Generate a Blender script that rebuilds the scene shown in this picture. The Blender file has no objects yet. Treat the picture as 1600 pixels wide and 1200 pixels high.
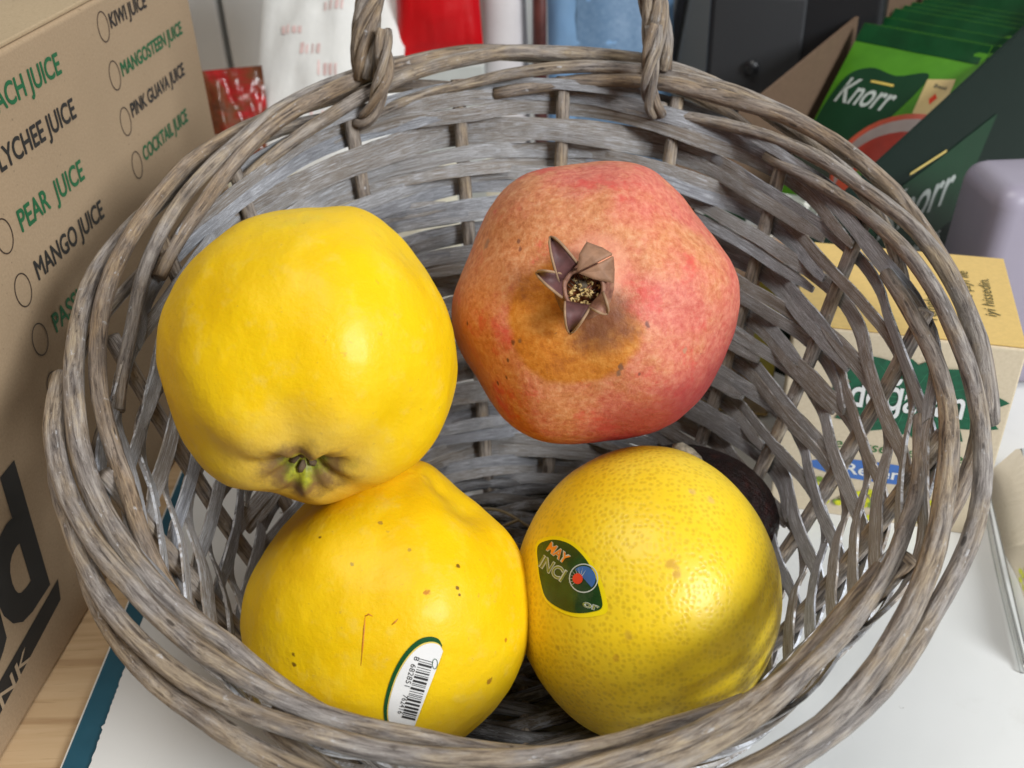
import bpy, bmesh, math, random
from mathutils import Vector, Matrix, noise
from mathutils.bvhtree import BVHTree

random.seed(11)
SC = bpy.context.scene
COL = SC.collection
R = math.radians

# ------------------------------------------------------------------ camera
PITCH, ROLL = R(33), R(-2.2)
FW = Vector((0, math.cos(PITCH), -math.sin(PITCH)))
UP0 = Vector((0, math.sin(PITCH), math.cos(PITCH)))
RT0 = Vector((1, 0, 0))
RT = RT0 * math.cos(ROLL) + UP0 * math.sin(ROLL)
UP = -RT0 * math.sin(ROLL) + UP0 * math.cos(ROLL)
EYE = Vector((0, 0, .32))
cd = bpy.data.cameras.new('camera')
cam = bpy.data.objects.new('camera', cd)
COL.objects.link(cam)
m = Matrix((RT, UP, -FW)).transposed().to_4x4()
m.translation = EYE
cam.matrix_world = m
cd.sensor_width = 36
cd.lens = 35.55
cd.clip_start = .01
cd.clip_end = 50
cd.dof.use_dof = True
cd.dof.focus_distance = .35
cd.dof.aperture_fstop = 15
SC.camera = cam

# ------------------------------------------------------------------ light
w = bpy.data.worlds.new('World')
SC.world = w
w.use_nodes = True
bgn = w.node_tree.nodes['Background']
bgn.inputs[0].default_value = (.86, .93, 1.0, 1)
bgn.inputs[1].default_value = .035


def area(name, loc, target, sx, sy, power, col):
    l = bpy.data.lights.new(name, 'AREA')
    l.shape = 'RECTANGLE'
    l.size, l.size_y = sx, sy
    l.energy = power
    l.color = col
    o = bpy.data.objects.new(name, l)
    o.location = loc
    o.rotation_euler = (Vector(target) - Vector(loc)).to_track_quat('-Z', 'Y').to_euler()
    COL.objects.link(o)
    return o


area('ceiling_light', (-.15, -.02, 1.95), (0, .3, .1), 1.0, .7, 17, (1, .97, .92))
area('shop_window', (1.38, -.95, 1.12), (0, .3, .1), .6, .65, 50, (.93, .97, 1.0))

SC.view_settings.view_transform = 'Standard'
SC.view_settings.look = 'None'
SC.view_settings.exposure = 0
SC.view_settings.gamma = 1
SC.cycles.use_denoising = True
SC.cycles.max_bounces = 8
SC.cycles.transparent_max_bounces = 12

# ------------------------------------------------------------------ material helpers


class NT:
    def __init__(self, name):
        self.m = bpy.data.materials.new(name)
        self.m.use_nodes = True
        self.t = self.m.node_tree
        self.b = self.t.nodes['Principled BSDF']

    def n(self, typ, **kw):
        nd = self.t.nodes.new(typ)
        for k, v in kw.items():
            setattr(nd, k, v)
        return nd

    def l(self, a, b):
        self.t.links.new(a, b)

    def noise(self, vec, scale, detail=4, rough=.55, dist=0):
        nd = self.n('ShaderNodeTexNoise')
        nd.inputs['Scale'].default_value = scale
        nd.inputs['Detail'].default_value = detail
        nd.inputs['Roughness'].default_value = rough
        nd.inputs['Distortion'].default_value = dist
        if vec is not None:
            self.l(vec, nd.inputs['Vector'])
        return nd.outputs['Fac']

    def ramp(self, fac, stops):
        nd = self.n('ShaderNodeValToRGB')
        el = nd.color_ramp.elements
        while len(el) < len(stops):
            el.new(.5)
        for e, (p, c) in zip(el, stops):
            e.position = p
            e.color = (*c, 1) if len(c) == 3 else c
        self.l(fac, nd.inputs[0])
        return nd.outputs[0]

    def step(self, fac, a, b):
        nd = self.n('ShaderNodeMapRange', interpolation_type='SMOOTHSTEP')
        nd.inputs['From Min'].default_value = a
        nd.inputs['From Max'].default_value = b
        self.l(fac, nd.inputs[0])
        return nd.outputs[0]

    def mix(self, fac, a, b, blend='MIX'):
        nd = self.n('ShaderNodeMix', data_type='RGBA', blend_type=blend)
        for i, v in ((0, fac), (6, a), (7, b)):
            s = nd.inputs[i]
            if isinstance(v, (int, float)):
                s.default_value = v
            elif isinstance(v, tuple):
                s.default_value = (*v, 1)
            else:
                self.l(v, s)
        return nd.outputs[2]

    def math(self, op, a, b=0.0):
        nd = self.n('ShaderNodeMath', operation=op)
        for i, v in ((0, a), (1, b)):
            if isinstance(v, (int, float)):
                nd.inputs[i].default_value = v
            else:
                self.l(v, nd.inputs[i])
        return nd.outputs[0]

    def mapping(self, vec, scale=(1, 1, 1), loc=(0, 0, 0)):
        nd = self.n('ShaderNodeMapping')
        nd.inputs['Scale'].default_value = scale
        nd.inputs['Location'].default_value = loc
        self.l(vec, nd.inputs['Vector'])
        return nd.outputs[0]

    def coord(self, out='Object'):
        return self.n('ShaderNodeTexCoord').outputs[out]

    def bump(self, h, strength, dist):
        nd = self.n('ShaderNodeBump')
        nd.inputs['Strength'].default_value = strength
        nd.inputs['Distance'].default_value = dist
        self.l(h, nd.inputs['Height'])
        self.l(nd.outputs[0], self.b.inputs['Normal'])

    def col(self, c):
        if isinstance(c, tuple):
            self.b.inputs['Base Color'].default_value = (*c, 1)
        else:
            self.l(c, self.b.inputs['Base Color'])

    def set(self, **kw):
        for k, v in kw.items():
            s = self.b.inputs[k.replace('_', ' ')]
            if isinstance(v, (int, float, tuple)):
                s.default_value = v
            else:
                self.l(v, s)
        return self

    def dist(self, vec, p):
        nd = self.n('ShaderNodeVectorMath', operation='DISTANCE')
        self.l(vec, nd.inputs[0])
        nd.inputs[1].default_value = p
        return nd.outputs['Value']


def flat(name, c, rough=.5, noise_amt=.06, scale=60, spec=.5, bump=0.0):
    k = NT(name)
    f = k.noise(k.coord(), scale, 5)
    a = tuple(max(0, x * (1 - noise_amt)) for x in c)
    b = tuple(min(1, x * (1 + noise_amt)) for x in c)
    k.col(k.ramp(f, [(.3, a), (.7, b)]))
    k.set(Roughness=rough)
    k.b.inputs['Specular IOR Level'].default_value = spec
    if bump:
        k.bump(f, bump, .001)
    return k.m


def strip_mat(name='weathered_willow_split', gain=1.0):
    """grey weathered willow split; UV in metres, u along the fibre"""
    k = NT(name)
    uv = k.coord('UV')
    rnd = k.n('ShaderNodeObjectInfo').outputs['Random']
    fib = k.noise(k.mapping(uv, (60, 1050, 1)), 1, 7, .75, .3)
    fib2 = k.noise(k.mapping(uv, (50, 2200, 1)), 1, 4, .65)
    pat = k.noise(k.mapping(uv, (16, 60, 1), (3, 7, 0)), 1, 4, .6)
    pat2 = k.noise(k.mapping(uv, (120, 420, 1), (9, 1, 0)), 1, 6, .75)
    base = k.ramp(fib, [(.33, (.085, .068, .058)), (.43, (.26, .23, .21)), (.54, (.44, .415, .395)), (.68, (.66, .65, .645))])
    tone = k.ramp(rnd, [(0, (.92, .80, .66)), (.5, (1, 1, 1)), (1, (.85, .92, 1.06))])
    base = k.mix(1.0, base, tone, 'MULTIPLY')
    white = k.math('MULTIPLY', k.step(pat2, .47, .58), k.step(pat, .32, .54))
    base = k.mix(k.math('MULTIPLY', white, .9), base, (.80, .81, .84))
    dark = k.step(pat, .40, .26)
    base = k.mix(k.math('MULTIPLY', dark, .5), base, (.15, .115, .085))
    crack = k.step(fib2, .43, .37)
    base = k.mix(k.math('MULTIPLY', crack, .75), base, (.03, .024, .02))
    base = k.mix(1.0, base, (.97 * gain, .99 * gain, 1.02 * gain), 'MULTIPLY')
    k.col(base)
    k.set(Roughness=.58)
    h = k.math('ADD', fib, k.math('MULTIPLY', fib2, .7))
    k.bump(h, .75, .0011)
    return k.m


def rod_mat(name, warm=1.0):
    k = NT(name)
    uv = k.coord('UV')
    rnd = k.n('ShaderNodeObjectInfo').outputs['Random']
    fib = k.noise(k.mapping(uv, (60, 640, 1)), 1, 7, .75, .5)
    pat = k.noise(k.mapping(uv, (34, 90, 1), (5, 2, 0)), 1, 5, .65)
    pat2 = k.noise(k.mapping(uv, (190, 380, 1), (1, 8, 0)), 1, 6, .72)
    base = k.ramp(fib, [(.36, (.065, .046, .034)), (.45, (.235, .175, .12)), (.55, (.40, .31, .215)), (.69, (.60, .47, .30))])
    grey = k.step(pat, .38, .58)
    base = k.mix(k.math('MULTIPLY', grey, .60), base, k.ramp(fib, [(.37, (.085, .072, .068)), (.62, (.44, .415, .41))]))
    tone = k.ramp(rnd, [(0, (.86, .78, .70)), (.5, (1, 1, 1)), (1, (.95, .98, 1.04))])
    base = k.mix(1.0, base, tone, 'MULTIPLY')
    white = k.step(pat2, .60, .68)
    base = k.mix(k.math('MULTIPLY', white, .75), base, (.62, .61, .62))
    dk = k.step(pat2, .40, .31)
    base = k.mix(k.math('MULTIPLY', dk, .7), base, (.06, .042, .03))
    vor = k.n('ShaderNodeTexVoronoi', feature='F1')
    vor.inputs['Scale'].default_value = 1
    k.l(k.mapping(uv, (38, 110, 1)), vor.inputs['Vector'])
    kn = k.step(vor.outputs['Distance'], .10, .06)
    base = k.mix(k.math('MULTIPLY', kn, .8), base, (.04, .03, .025))
    k.col(base)
    k.set(Roughness=.42)
    k.bump(k.math('ADD', fib, pat2), .8, .0013)
    return k.m


def kraft_mat(name='kraft_board', a=(.36, .255, .155), b=(.44, .315, .20)):
    k = NT(name)
    o = k.coord()
    f = k.noise(o, 900, 3, .7)
    g = k.noise(o, 18, 4)
    base = k.ramp(f, [(.3, a), (.7, b)])
    base = k.mix(k.math('MULTIPLY', k.step(g, .4, .7), .15), base, tuple(x * .8 for x in a))
    sp = k.noise(o, 420, 2, .5)
    base = k.mix(k.math('MULTIPLY', k.step(sp, .68, .74), .5), base, tuple(x * .45 for x in a))
    k.col(base)
    k.set(Roughness=.8)
    k.b.inputs['Specular IOR Level'].default_value = .25
    k.bump(f, .15, .0004)
    return k.m


def white_board_mat():
    k = NT('white_laminate')
    o = k.coord()
    g = k.noise(o, 9, 4)
    base = k.ramp(g, [(.35, (.73, .73, .71)), (.65, (.78, .78, .765))])
    sp = k.noise(o, 170, 2, .4)
    base = k.mix(k.math('MULTIPLY', k.step(sp, .745, .79), .8), base, (.20, .17, .13))
    sc = k.noise(k.mapping(o, (900, 14, 1)), 1, 2, .5, 1.5)
    base = k.mix(k.math('MULTIPLY', k.step(sc, .70, .76), .22), base, (.42, .40, .37))
    st = k.noise(o, 22, 6, .7)
    base = k.mix(k.math('MULTIPLY', k.step(st, .56, .75), .22), base, (.52, .49, .43))
    k.col(base)
    k.set(Roughness=k.ramp(k.noise(o, 30, 5), [(.3, (.28,) * 3), (.7, (.42,) * 3)]))
    return k.m


def wood_mat():
    k = NT('maple_laminate')
    o = k.coord()
    f = k.noise(k.mapping(o, (8, 130, 1)), 1, 5, .6, .8)
    g = k.noise(k.mapping(o, (40, 700, 1)), 1, 3, .6)
    base = k.ramp(f, [(.3, (.47, .30, .155)), (.5, (.58, .40, .225)), (.7, (.63, .455, .27))])
    base = k.mix(k.math('MULTIPLY', k.step(g, .40, .30), .4), base, (.36, .21, .10))
    wv = k.n('ShaderNodeTexWave', wave_type='BANDS', bands_direction='Y')
    wv.inputs['Scale'].default_value = 13
    wv.inputs['Distortion'].default_value = 2.5
    wv.inputs['Detail'].default_value = 2
    k.l(k.mapping(o, (.35, 1, 1)), wv.inputs['Vector'])
    base = k.mix(k.math('MULTIPLY', k.step(wv.outputs['Fac'], .07, .0), .4), base, (.33, .19, .09))
    k.col(base)
    k.set(Roughness=.45)
    return k.m


def clear_mat(name, tint=(.97, .98, .97), rough=.06, alpha=.16):
    """thin clear plastic film: mostly see-through with glossy reflections"""
    k = NT(name)
    k.t.nodes.remove(k.b)
    tr = k.n('ShaderNodeBsdfTransparent')
    tr.inputs[0].default_value = (*tint, 1)
    gl = k.n('ShaderNodeBsdfGlossy')
    gl.inputs['Roughness'].default_value = rough
    di = k.n('ShaderNodeBsdfDiffuse')
    di.inputs[0].default_value = (.85, .86, .85, 1)
    lw = k.n('ShaderNodeLayerWeight')
    lw.inputs[0].default_value = .35
    m1 = k.n('ShaderNodeMixShader')
    m1.inputs[0].default_value = alpha
    k.l(tr.outputs[0], m1.inputs[1])
    k.l(di.outputs[0], m1.inputs[2])
    m2 = k.n('ShaderNodeMixShader')
    k.l(k.math('ADD', k.math('MULTIPLY', lw.outputs['Fresnel'], .9), .03), m2.inputs[0])
    k.l(m1.outputs[0], m2.inputs[1])
    k.l(gl.outputs[0], m2.inputs[2])
    k.l(m2.outputs[0], k.t.nodes['Material Output'].inputs['Surface'])
    return k.m


# ------------------------------------------------------------------ object helpers
W = {}


def place(o, parent=None, M=None):
    M = M or Matrix.Identity(4)
    COL.objects.link(o)
    if parent is not None:
        o.parent = parent
        o.matrix_parent_inverse = W[parent].inverted()
    o.matrix_basis = M
    W[o] = M.copy()
    return o


def tag(o, label, cat, group=None):
    o['label'] = label
    o['category'] = cat
    if group:
        o['group'] = group
    return o


def thing(name, loc, label, cat, group=None):
    o = bpy.data.objects.new(name, None)
    o.empty_display_size = .02
    place(o, None, Matrix.Translation(Vector(loc)))
    return tag(o, label, cat, group)


def mesh(name, verts, faces, uvs=None, smooth=True):
    me = bpy.data.meshes.new(name)
    me.from_pydata([tuple(v) for v in verts], [], faces)
    if uvs:
        ul = me.uv_layers.new(name='UVMap')
        for p in me.polygons:
            for li in p.loop_indices:
                ul.data[li].uv = uvs[me.loops[li].vertex_index]
    if smooth:
        me.polygons.foreach_set('use_smooth', [True] * len(me.polygons))
    me.update()
    return me


def obj(name, me, mat, parent=None, M=None):
    if me.materials:
        me = me.copy()
        me.materials.clear()
    me.materials.append(mat)
    return place(bpy.data.objects.new(name, me), parent, M)


def frame(origin, x, y):
    x = Vector(x).normalized()
    y = Vector(y)
    z = x.cross(y).normalized()
    y = z.cross(x).normalized()
    M = Matrix((x, y, z)).transposed().to_4x4()
    M.translation = Vector(origin)
    return M


def tube(path, radii, sides=9, jitter=0.0, seed=0, flat_=1.0):
    """tapered round rod along a polyline -> verts, faces, uvs (metres)"""
    n = len(path)
    path = [Vector(p) for p in path]
    if isinstance(radii, (int, float)):
        radii = [radii] * n
    V, F, U = [], [], []
    t0 = (path[1] - path[0]).normalized()
    nrm = t0.orthogonal().normalized()
    s = random.Random(seed).uniform(0, 30)
    v0 = random.Random(seed + 5).uniform(0, 10)
    for i, p in enumerate(path):
        t = (path[min(i + 1, n - 1)] - path[max(i - 1, 0)]).normalized()
        nrm = (nrm - t * nrm.dot(t)).normalized()
        b = t.cross(nrm)
        if i:
            s += (p - path[i - 1]).length
        for k in range(sides):
            a = 2 * math.pi * k / sides
            r = radii[i]
            if jitter:
                r *= 1 + jitter * noise.noise(Vector((s * 60, k * .9, seed * 3.1)))
            V.append(p + nrm * math.cos(a) * r + b * math.sin(a) * r * flat_)
            U.append((s, v0 + abs(k - sides / 2) / sides * 2 * math.pi * radii[i]))
    for i in range(n - 1):
        for k in range(sides):
            a, b2 = i * sides + k, i * sides + (k + 1) % sides
            F.append((a, b2, b2 + sides, a + sides))
    F.append(tuple(range(sides - 1, -1, -1)))
    F.append(tuple((n - 1) * sides + k for k in range(sides)))
    return V, F, U


def tube_obj(name, path, radii, mat, parent, sides=9, jitter=.12, seed=0, flat_=1.0):
    V, F, U = tube(path, radii, sides, jitter, seed, flat_)
    return obj(name, mesh(name, V, F, U), mat, parent)


def catmull(pts, sub):
    pts = [Vector(p) for p in pts]
    out = []
    for i in range(len(pts) - 1):
        p0, p1, p2, p3 = pts[max(i - 1, 0)], pts[i], pts[i + 1], pts[min(i + 2, len(pts) - 1)]
        for k in range(sub):
            t = k / sub
            out.append(.5 * ((2 * p1) + (p2 - p0) * t + (2 * p0 - 5 * p1 + 4 * p2 - p3) * t * t + (3 * p1 - p0 - 3 * p2 + p3) * t ** 3))
    out.append(pts[-1])
    return out


def box_mesh(name, x, y, z, bevel=.0015, seg=2):
    """box from (0,0,0) to (x,y,z)"""
    bm = bmesh.new()
    bmesh.ops.create_cube(bm, size=1)
    bmesh.ops.scale(bm, vec=(x, y, z), verts=bm.verts)
    bmesh.ops.translate(bm, vec=(x / 2, y / 2, z / 2), verts=bm.verts)
    if bevel:
        bmesh.ops.bevel(bm, geom=bm.edges[:], offset=bevel, segments=seg, profile=.6, affect='EDGES')
    me = bpy.data.meshes.new(name)
    bm.to_mesh(me)
    bm.free()
    me.polygons.foreach_set('use_smooth', [seg > 2] * len(me.polygons))
    return me


_txt = {}


def text_mesh(body, width, height, bold=0.0, shear=0.0, xbase=None, thick=0.0):
    """flat print: lettering scaled to width x cap height, lower left at the origin"""
    cu = bpy.data.curves.new('t', 'FONT')
    cu.body = body
    cu.offset = bold
    cu.shear = shear
    cu.resolution_u = 4
    o = bpy.data.objects.new('t', cu)
    COL.objects.link(o)
    bpy.context.view_layer.update()
    me = bpy.data.meshes.new_from_object(o.evaluated_get(bpy.context.evaluated_depsgraph_get()))
    bpy.data.objects.remove(o)
    xs = [v.co.x for v in me.vertices]
    ys = [v.co.y for v in me.vertices]
    x0, x1 = min(xs), max(xs)
    top = .729 if xbase is None else xbase
    sx = width / (x1 - x0)
    sy = height / top
    for v in me.vertices:
        v.co = Vector(((v.co.x - x0) * sx, v.co.y * sy, 0))
    me.name = 'lettering'
    me.materials.clear()
    if thick:
        V, F = [], []
        for q, (dx, dy) in enumerate(((0, 0), (thick, 0), (-thick, 0), (0, thick), (0, -thick))):
            b = len(V)
            V += [v.co + Vector((dx, dy, .00002 * q)) for v in me.vertices]
            F += [tuple(b + i for i in p.vertices) for p in me.polygons]
        me = mesh('lettering', V, F, smooth=False)
    return me


def ring_mesh(rx, ry, t, n=40):
    V, F = [], []
    for i in range(n):
        a = 2 * math.pi * i / n
        V += [(math.cos(a) * rx, math.sin(a) * ry, 0), (math.cos(a) * (rx - t), math.sin(a) * (ry - t), 0)]
    for i in range(n):
        j = (i + 1) % n
        F.append((2 * i, 2 * j, 2 * j + 1, 2 * i + 1))
    return mesh('ring', V, F, smooth=False)


def poly_mesh(pts, rings=5, name='patch'):
    """star-shaped outline filled with concentric rings so that it can follow a curved surface"""
    c = Vector((sum(p[0] for p in pts) / len(pts), sum(p[1] for p in pts) / len(pts), 0))
    n = len(pts)
    V = [c]
    F = []
    for r in range(1, rings + 1):
        for p in pts:
            V.append(c + (Vector((p[0], p[1], 0)) - c) * r / rings)
    for i in range(n):
        F.append((0, 1 + i, 1 + (i + 1) % n))
    for r in range(rings - 1):
        for i in range(n):
            a, b = 1 + r * n + i, 1 + r * n + (i + 1) % n
            F.append((a, a + n, b + n, b))
    return mesh(name, V, F)


def outline(pts, sub=8):
    """closed smooth outline through points"""
    n = len(pts)
    out = []
    P = [Vector((p[0], p[1], 0)) for p in pts]
    for i in range(n):
        p0, p1, p2, p3 = P[i - 1], P[i], P[(i + 1) % n], P[(i + 2) % n]
        for k in range(sub):
            t = k / sub
            q = .5 * ((2 * p1) + (p2 - p0) * t + (2 * p0 - 5 * p1 + 4 * p2 - p3) * t * t + (3 * p1 - p0 - 3 * p2 + p3) * t ** 3)
            out.append((q.x, q.y))
    return out


def leaf_outline(L, wd, n=14):
    """pointed leaf from (0,0) to (L,0)"""
    up = [(L * i / n, wd * math.sin(math.pi * (i / n) ** .85) ** .9) for i in range(n + 1)]
    return up + [(x, -y) for x, y in reversed(up[1:-1])]


def conform(me, bvh, off, shift=(0, 0), rot=0.0):
    """drop a flat print onto a curved face along local -Z"""
    ca, sa = math.cos(rot), math.sin(rot)
    for v in me.vertices:
        x, y = v.co.x * ca - v.co.y * sa + shift[0], v.co.x * sa + v.co.y * ca + shift[1]
        h = bvh.ray_cast(Vector((x, y, .3)), Vector((0, 0, -1)))
        v.co = (h[0] + h[1] * off) if h[0] is not None else Vector((x, y, 0))
    me.update()
    return me


# ------------------------------------------------------------------ materials
M_STRIP = strip_mat()
M_ROD = rod_mat('willow_rod')
M_BASE = strip_mat('shaded_base_willow', .42)  # strip willow darkened: shade on the basket floor is put into the colour
M_KRAFT = kraft_mat()
M_BLACKINK = flat('black_ink', (.022, .02, .018), .6, .1)
M_GREENINK = flat('green_ink', (.012, .13, .045), .6, .1)
M_KRAFTINK = flat('kraft_coloured_print', (.42, .31, .2), .8)
M_WHITEBOARD = white_board_mat()
M_WOOD = wood_mat()

# ------------------------------------------------------------------ setting: counter and wall


def structure(name, me, mat, M=None):
    o = obj(name, me, mat, None, M)
    o['kind'] = 'structure'
    return o


structure('wood_counter', box_mesh('wood_counter', 2.4, 2.0, .03, 0), M_WOOD, Matrix.Translation((-1.4, -.6, -.034)))
# the white board lies on the wooden counter; its left edge is chipped
rng = random.Random(4)
edge = []
for i in range(360):
    y = -.5 + i * .0125 if i < 44 else .05 + (i - 44) * .0014 if i < 300 else .4084 + (i - 300) * .012
    jag = rng.uniform(-.0003, .0003) + (rng.random() < .10) * rng.uniform(-.0014, -.0006)
    edge.append((-.1632 - .02 * (y - .25) + jag, y))
V = [(x, y, 0) for x, y in edge] + [(1.0, y, 0) for x, y in edge]
n = len(edge)
V += [(x, y, -.0034) for x, y in edge]
F = [(i, i + n, i + n + 1, i + 1) for i in range(n - 1)] + [(i, i + 1, i + 1 + 2 * n, i + 2 * n) for i in range(n - 1)]
wb = structure('white_board', mesh('white_board', V, F, smooth=False), M_WHITEBOARD)
# painted teal border strip of the board, a few chips in it
kt = NT('teal_paint')
o_ = kt.coord()
ch = kt.step(kt.noise(o_, 130, 4, .6), .70, .74)
kt.col(kt.mix(ch, kt.ramp(kt.noise(o_, 40, 4), [(.3, (.012, .075, .115)), (.7, (.018, .10, .15))]), (.72, .70, .66)))
kt.set(Roughness=.5)
V = []
for z in (-.0012, -.0034):
    for x0, y in ((-.1722, -.5), (-.1722 - .004, 1.2), (-.160, 1.2), (-.150, -.5)):
        V.append((x0, y, z))
obj('teal_border', mesh('teal_border', V, [(0, 3, 2, 1), (0, 1, 5, 4)], smooth=False), kt.m, wb)
V = [(x, y, -.0015) for x, y in ((-.1730, -.5), (-.1770, 1.2), (-.1762, 1.2), (-.1722, -.5))]
obj('white_edge_line', mesh('white_edge_line', V, [(0, 3, 2, 1)], smooth=False), flat('white_paint', (.75, .74, .7), .5), wb)

M_WALL = flat('painted_panel', (.62, .63, .62), .5, .03, 6)
structure('back_wall', box_mesh('back_wall', 3.2, .05, 1.0, 0), M_WALL, Matrix.Translation((-1.6, 1.02, -.004)))
M_PANEL = flat('white_cabinet_panel', (.70, .71, .70), .4, .03, 6)
cab = thing('wall_cabinet', (-.42, .99, 0), 'pale grey panelled cabinet against the wall behind the juice carton', 'cabinet')
for i in range(3):
    obj('panel', box_mesh('panel', .157, .03, .6, .003), M_PANEL, cab, Matrix.Translation((-.58 + i * .162, .985, .001)))
for i, x in enumerate((-.335, -.322, -.312)):
    pth = catmull([(x, .962, .005), (x + .004, .955, .1), (x - .004 + .006 * i, .955, .2), (x + .01, .96, .3), (x + .02, .962, .45)], 6)
    c = tube_obj('cable', pth, .0032, flat('black_rubber', (.015, .015, .016), .5), None, 7, 0)
    tag(c, ['leftmost thin black cable hanging on the cabinet behind the carton', 'middle thin black cable hanging on the cabinet behind the carton', 'rightmost thin black cable hanging on the cabinet behind the carton'][i], 'cable', 'cables on the cabinet')

# ------------------------------------------------------------------ basket
RC = Vector((.003, .315, .143))
TAU = R(20)
RU = Vector((1, 0, 0))
RV = Vector((0, math.cos(TAU), math.sin(TAU)))
RN = RU.cross(RV)
RIM = .150
BC = Vector((.0, .302, .006))
RB = .088
NST = 18


def rimpt(ph, r=0.0, z=0.0):
    d = RU * math.sin(ph) + RV * math.cos(ph) * (1.05 if math.cos(ph) < 0 else 1.0)
    return RC + d * (RIM + r) + RN * z


def wall(ph, u):
    b = BC + Vector((math.sin(ph), math.cos(ph), 0)) * RB
    t = rimpt(ph, -.003, -.004)
    s, q = u ** .8, u ** 1.15
    return Vector((b.x + (t.x - b.x) * s, b.y + (t.y - b.y) * s, b.z + (t.z - b.z) * q))


def wall_frame(ph, u):
    p = wall(ph, u)
    tu = (wall(ph, min(u + .02, 1.0)) - wall(ph, max(u - .02, 0.0))).normalized()
    tp = (wall(ph + .01, u) - wall(ph - .01, u)).normalized()
    nn = tp.cross(tu)
    if nn.dot(Vector((math.sin(ph), math.cos(ph), 0))) < 0:
        nn = -nn
    return p, tp, tu, nn.normalized()


basket = thing('wicker_basket', (0, .302, 0), 'grey weathered wicker basket holding five fruits, with a braided handle', 'basket')
ROWS = 18
PS = math.pi / 9
for k in range(NST):
    ph = R(10) + k * PS + R(random.uniform(-1.5, 1.5))
    pts = []
    for i in range(15):
        u = i / 14 * 1.0
        p, tp, tu, nn = wall_frame(ph, u)
        pts.append(p + tp * .0012 * noise.noise(Vector((k * 5, u * 3, 0))))
    pts[0] = pts[0] + Vector((0, 0, -.004))
    tube_obj('stake', pts, [.0031 + .0004 * noise.noise(Vector((k, i, 4))) for i in range(15)], M_ROD, basket, 8, .1, k)


def strip(ring, a0, a1, u0, seed, wfac, cap=1.0):
    """one flat willow split woven in and out of the stakes along ring `ring`"""
    rg = random.Random(seed)
    n = max(12, int((a1 - a0) / R(2.2)))
    V, F, U = [], [], []
    s = rg.uniform(0, 40)
    v0 = rg.uniform(0, 9)
    prev = None
    roll = rg.uniform(-.22, .22)
    prof = ((-.5, -.3), (-.47, .32), (-.2, .48), (.2, .48), (.47, .32), (.5, -.3), (0, -.5))
    for i in range(n + 1):
        f = i / n
        ph = a0 + (a1 - a0) * f
        u = u0 + .007 * noise.noise(Vector((ph * 1.3, ring * 7.7, seed * .37))) + .005 * noise.noise(Vector((ph * 4, ring, seed)))
        u = min(max(u, .02), .985)
        p, tp, tu, nn = wall_frame(ph, u)
        pitch = (wall(ph, min(u0 + .5 / ROWS, 1)) - wall(ph, max(u0 - .5 / ROWS, 0))).length
        wav = math.sin(9 * ph) * (1 if ring % 2 else -1)
        wav = math.copysign(abs(wav) ** .8, wav)
        p = p + nn * (.0040 * wav + .0006 * noise.noise(Vector((ph * 9, seed, 2))))
        end = min(1, min(f, 1 - f) * 9 + .55)
        wd = min(wfac * (.97 + .12 * math.cos(ph)), pitch * (.80 if math.cos(ph) < .3 else .56)) * (1 + .18 * noise.noise(Vector((ph * 2.2, seed * 1.7, 5)))) * end
        th = .0016
        r = roll + .25 * noise.noise(Vector((ph * 3, seed, 9)))
        ax = tu * math.cos(r) + nn * math.sin(r)
        ay = nn * math.cos(r) - tu * math.sin(r)
        if prev is not None:
            s += (p - prev).length
        prev = p
        for (x, y) in prof:
            e = 1 + .10 * noise.noise(Vector((s * 90, x * 9, seed)))
            V.append(p + ax * (x * wd * e) + ay * (y * th))
            U.append((s, v0 + (x * wd if y > -.4 else x * wd + .03)))
    m_ = len(prof)
    for i in range(n):
        for k in range(m_):
            a, b = i * m_ + k, i * m_ + (k + 1) % m_
            F.append((a, a + m_, b + m_, b))
    F.append(tuple(range(m_)))
    F.append(tuple(n * m_ + k for k in reversed(range(m_))))
    me = mesh('willow_strip', V, F, U)
    me.set_sharp_from_angle(angle=R(32))
    return me


for ring in range(ROWS):
    u0 = (ring + .55) / ROWS * .985
    a = random.uniform(0, 2 * math.pi)
    parts = 4
    for q in range(parts):
        span = 2 * math.pi / parts
        s0 = a + q * span + random.uniform(-.2, .2) - .10
        s1 = a + (q + 1) * span + random.uniform(.05, .25)
        obj('willow_strip', strip(ring, s0, s1, u0 + random.uniform(-.004, .004), ring * 10 + q + 1, random.uniform(.0052, .0068)), M_STRIP, basket)
    # shorter splits that fill the taller back wall between the full rounds
    cut = random.uniform(-.5, .5)
    for q, (s0, s1) in enumerate(((-R(random.uniform(62, 92)), cut + .2), (cut - .15, R(random.uniform(58, 88))))):
        obj('willow_strip', strip(ring + 1, s0, s1, u0 + .5 / ROWS + random.uniform(-.003, .003), ring * 10 + 205 + q, random.uniform(.0050, .0064)), M_STRIP, basket)

# rolled border: each rod runs from the inner underside over the top to the outside
SEC = [(-.0078, -.013), (-.0074, -.0050), (-.0030, .0015), (.0035, .0032), (.0095, .000), (.0120, -.0060), (.0105, -.0115), (.0005, -.0165)]


def sec(t):
    f = t * (len(SEC) - 1)
    i = min(int(f), len(SEC) - 2)
    f -= i
    return (SEC[i][0] + (SEC[i + 1][0] - SEC[i][0]) * f, SEC[i][1] + (SEC[i + 1][1] - SEC[i][1]) * f)


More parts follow.
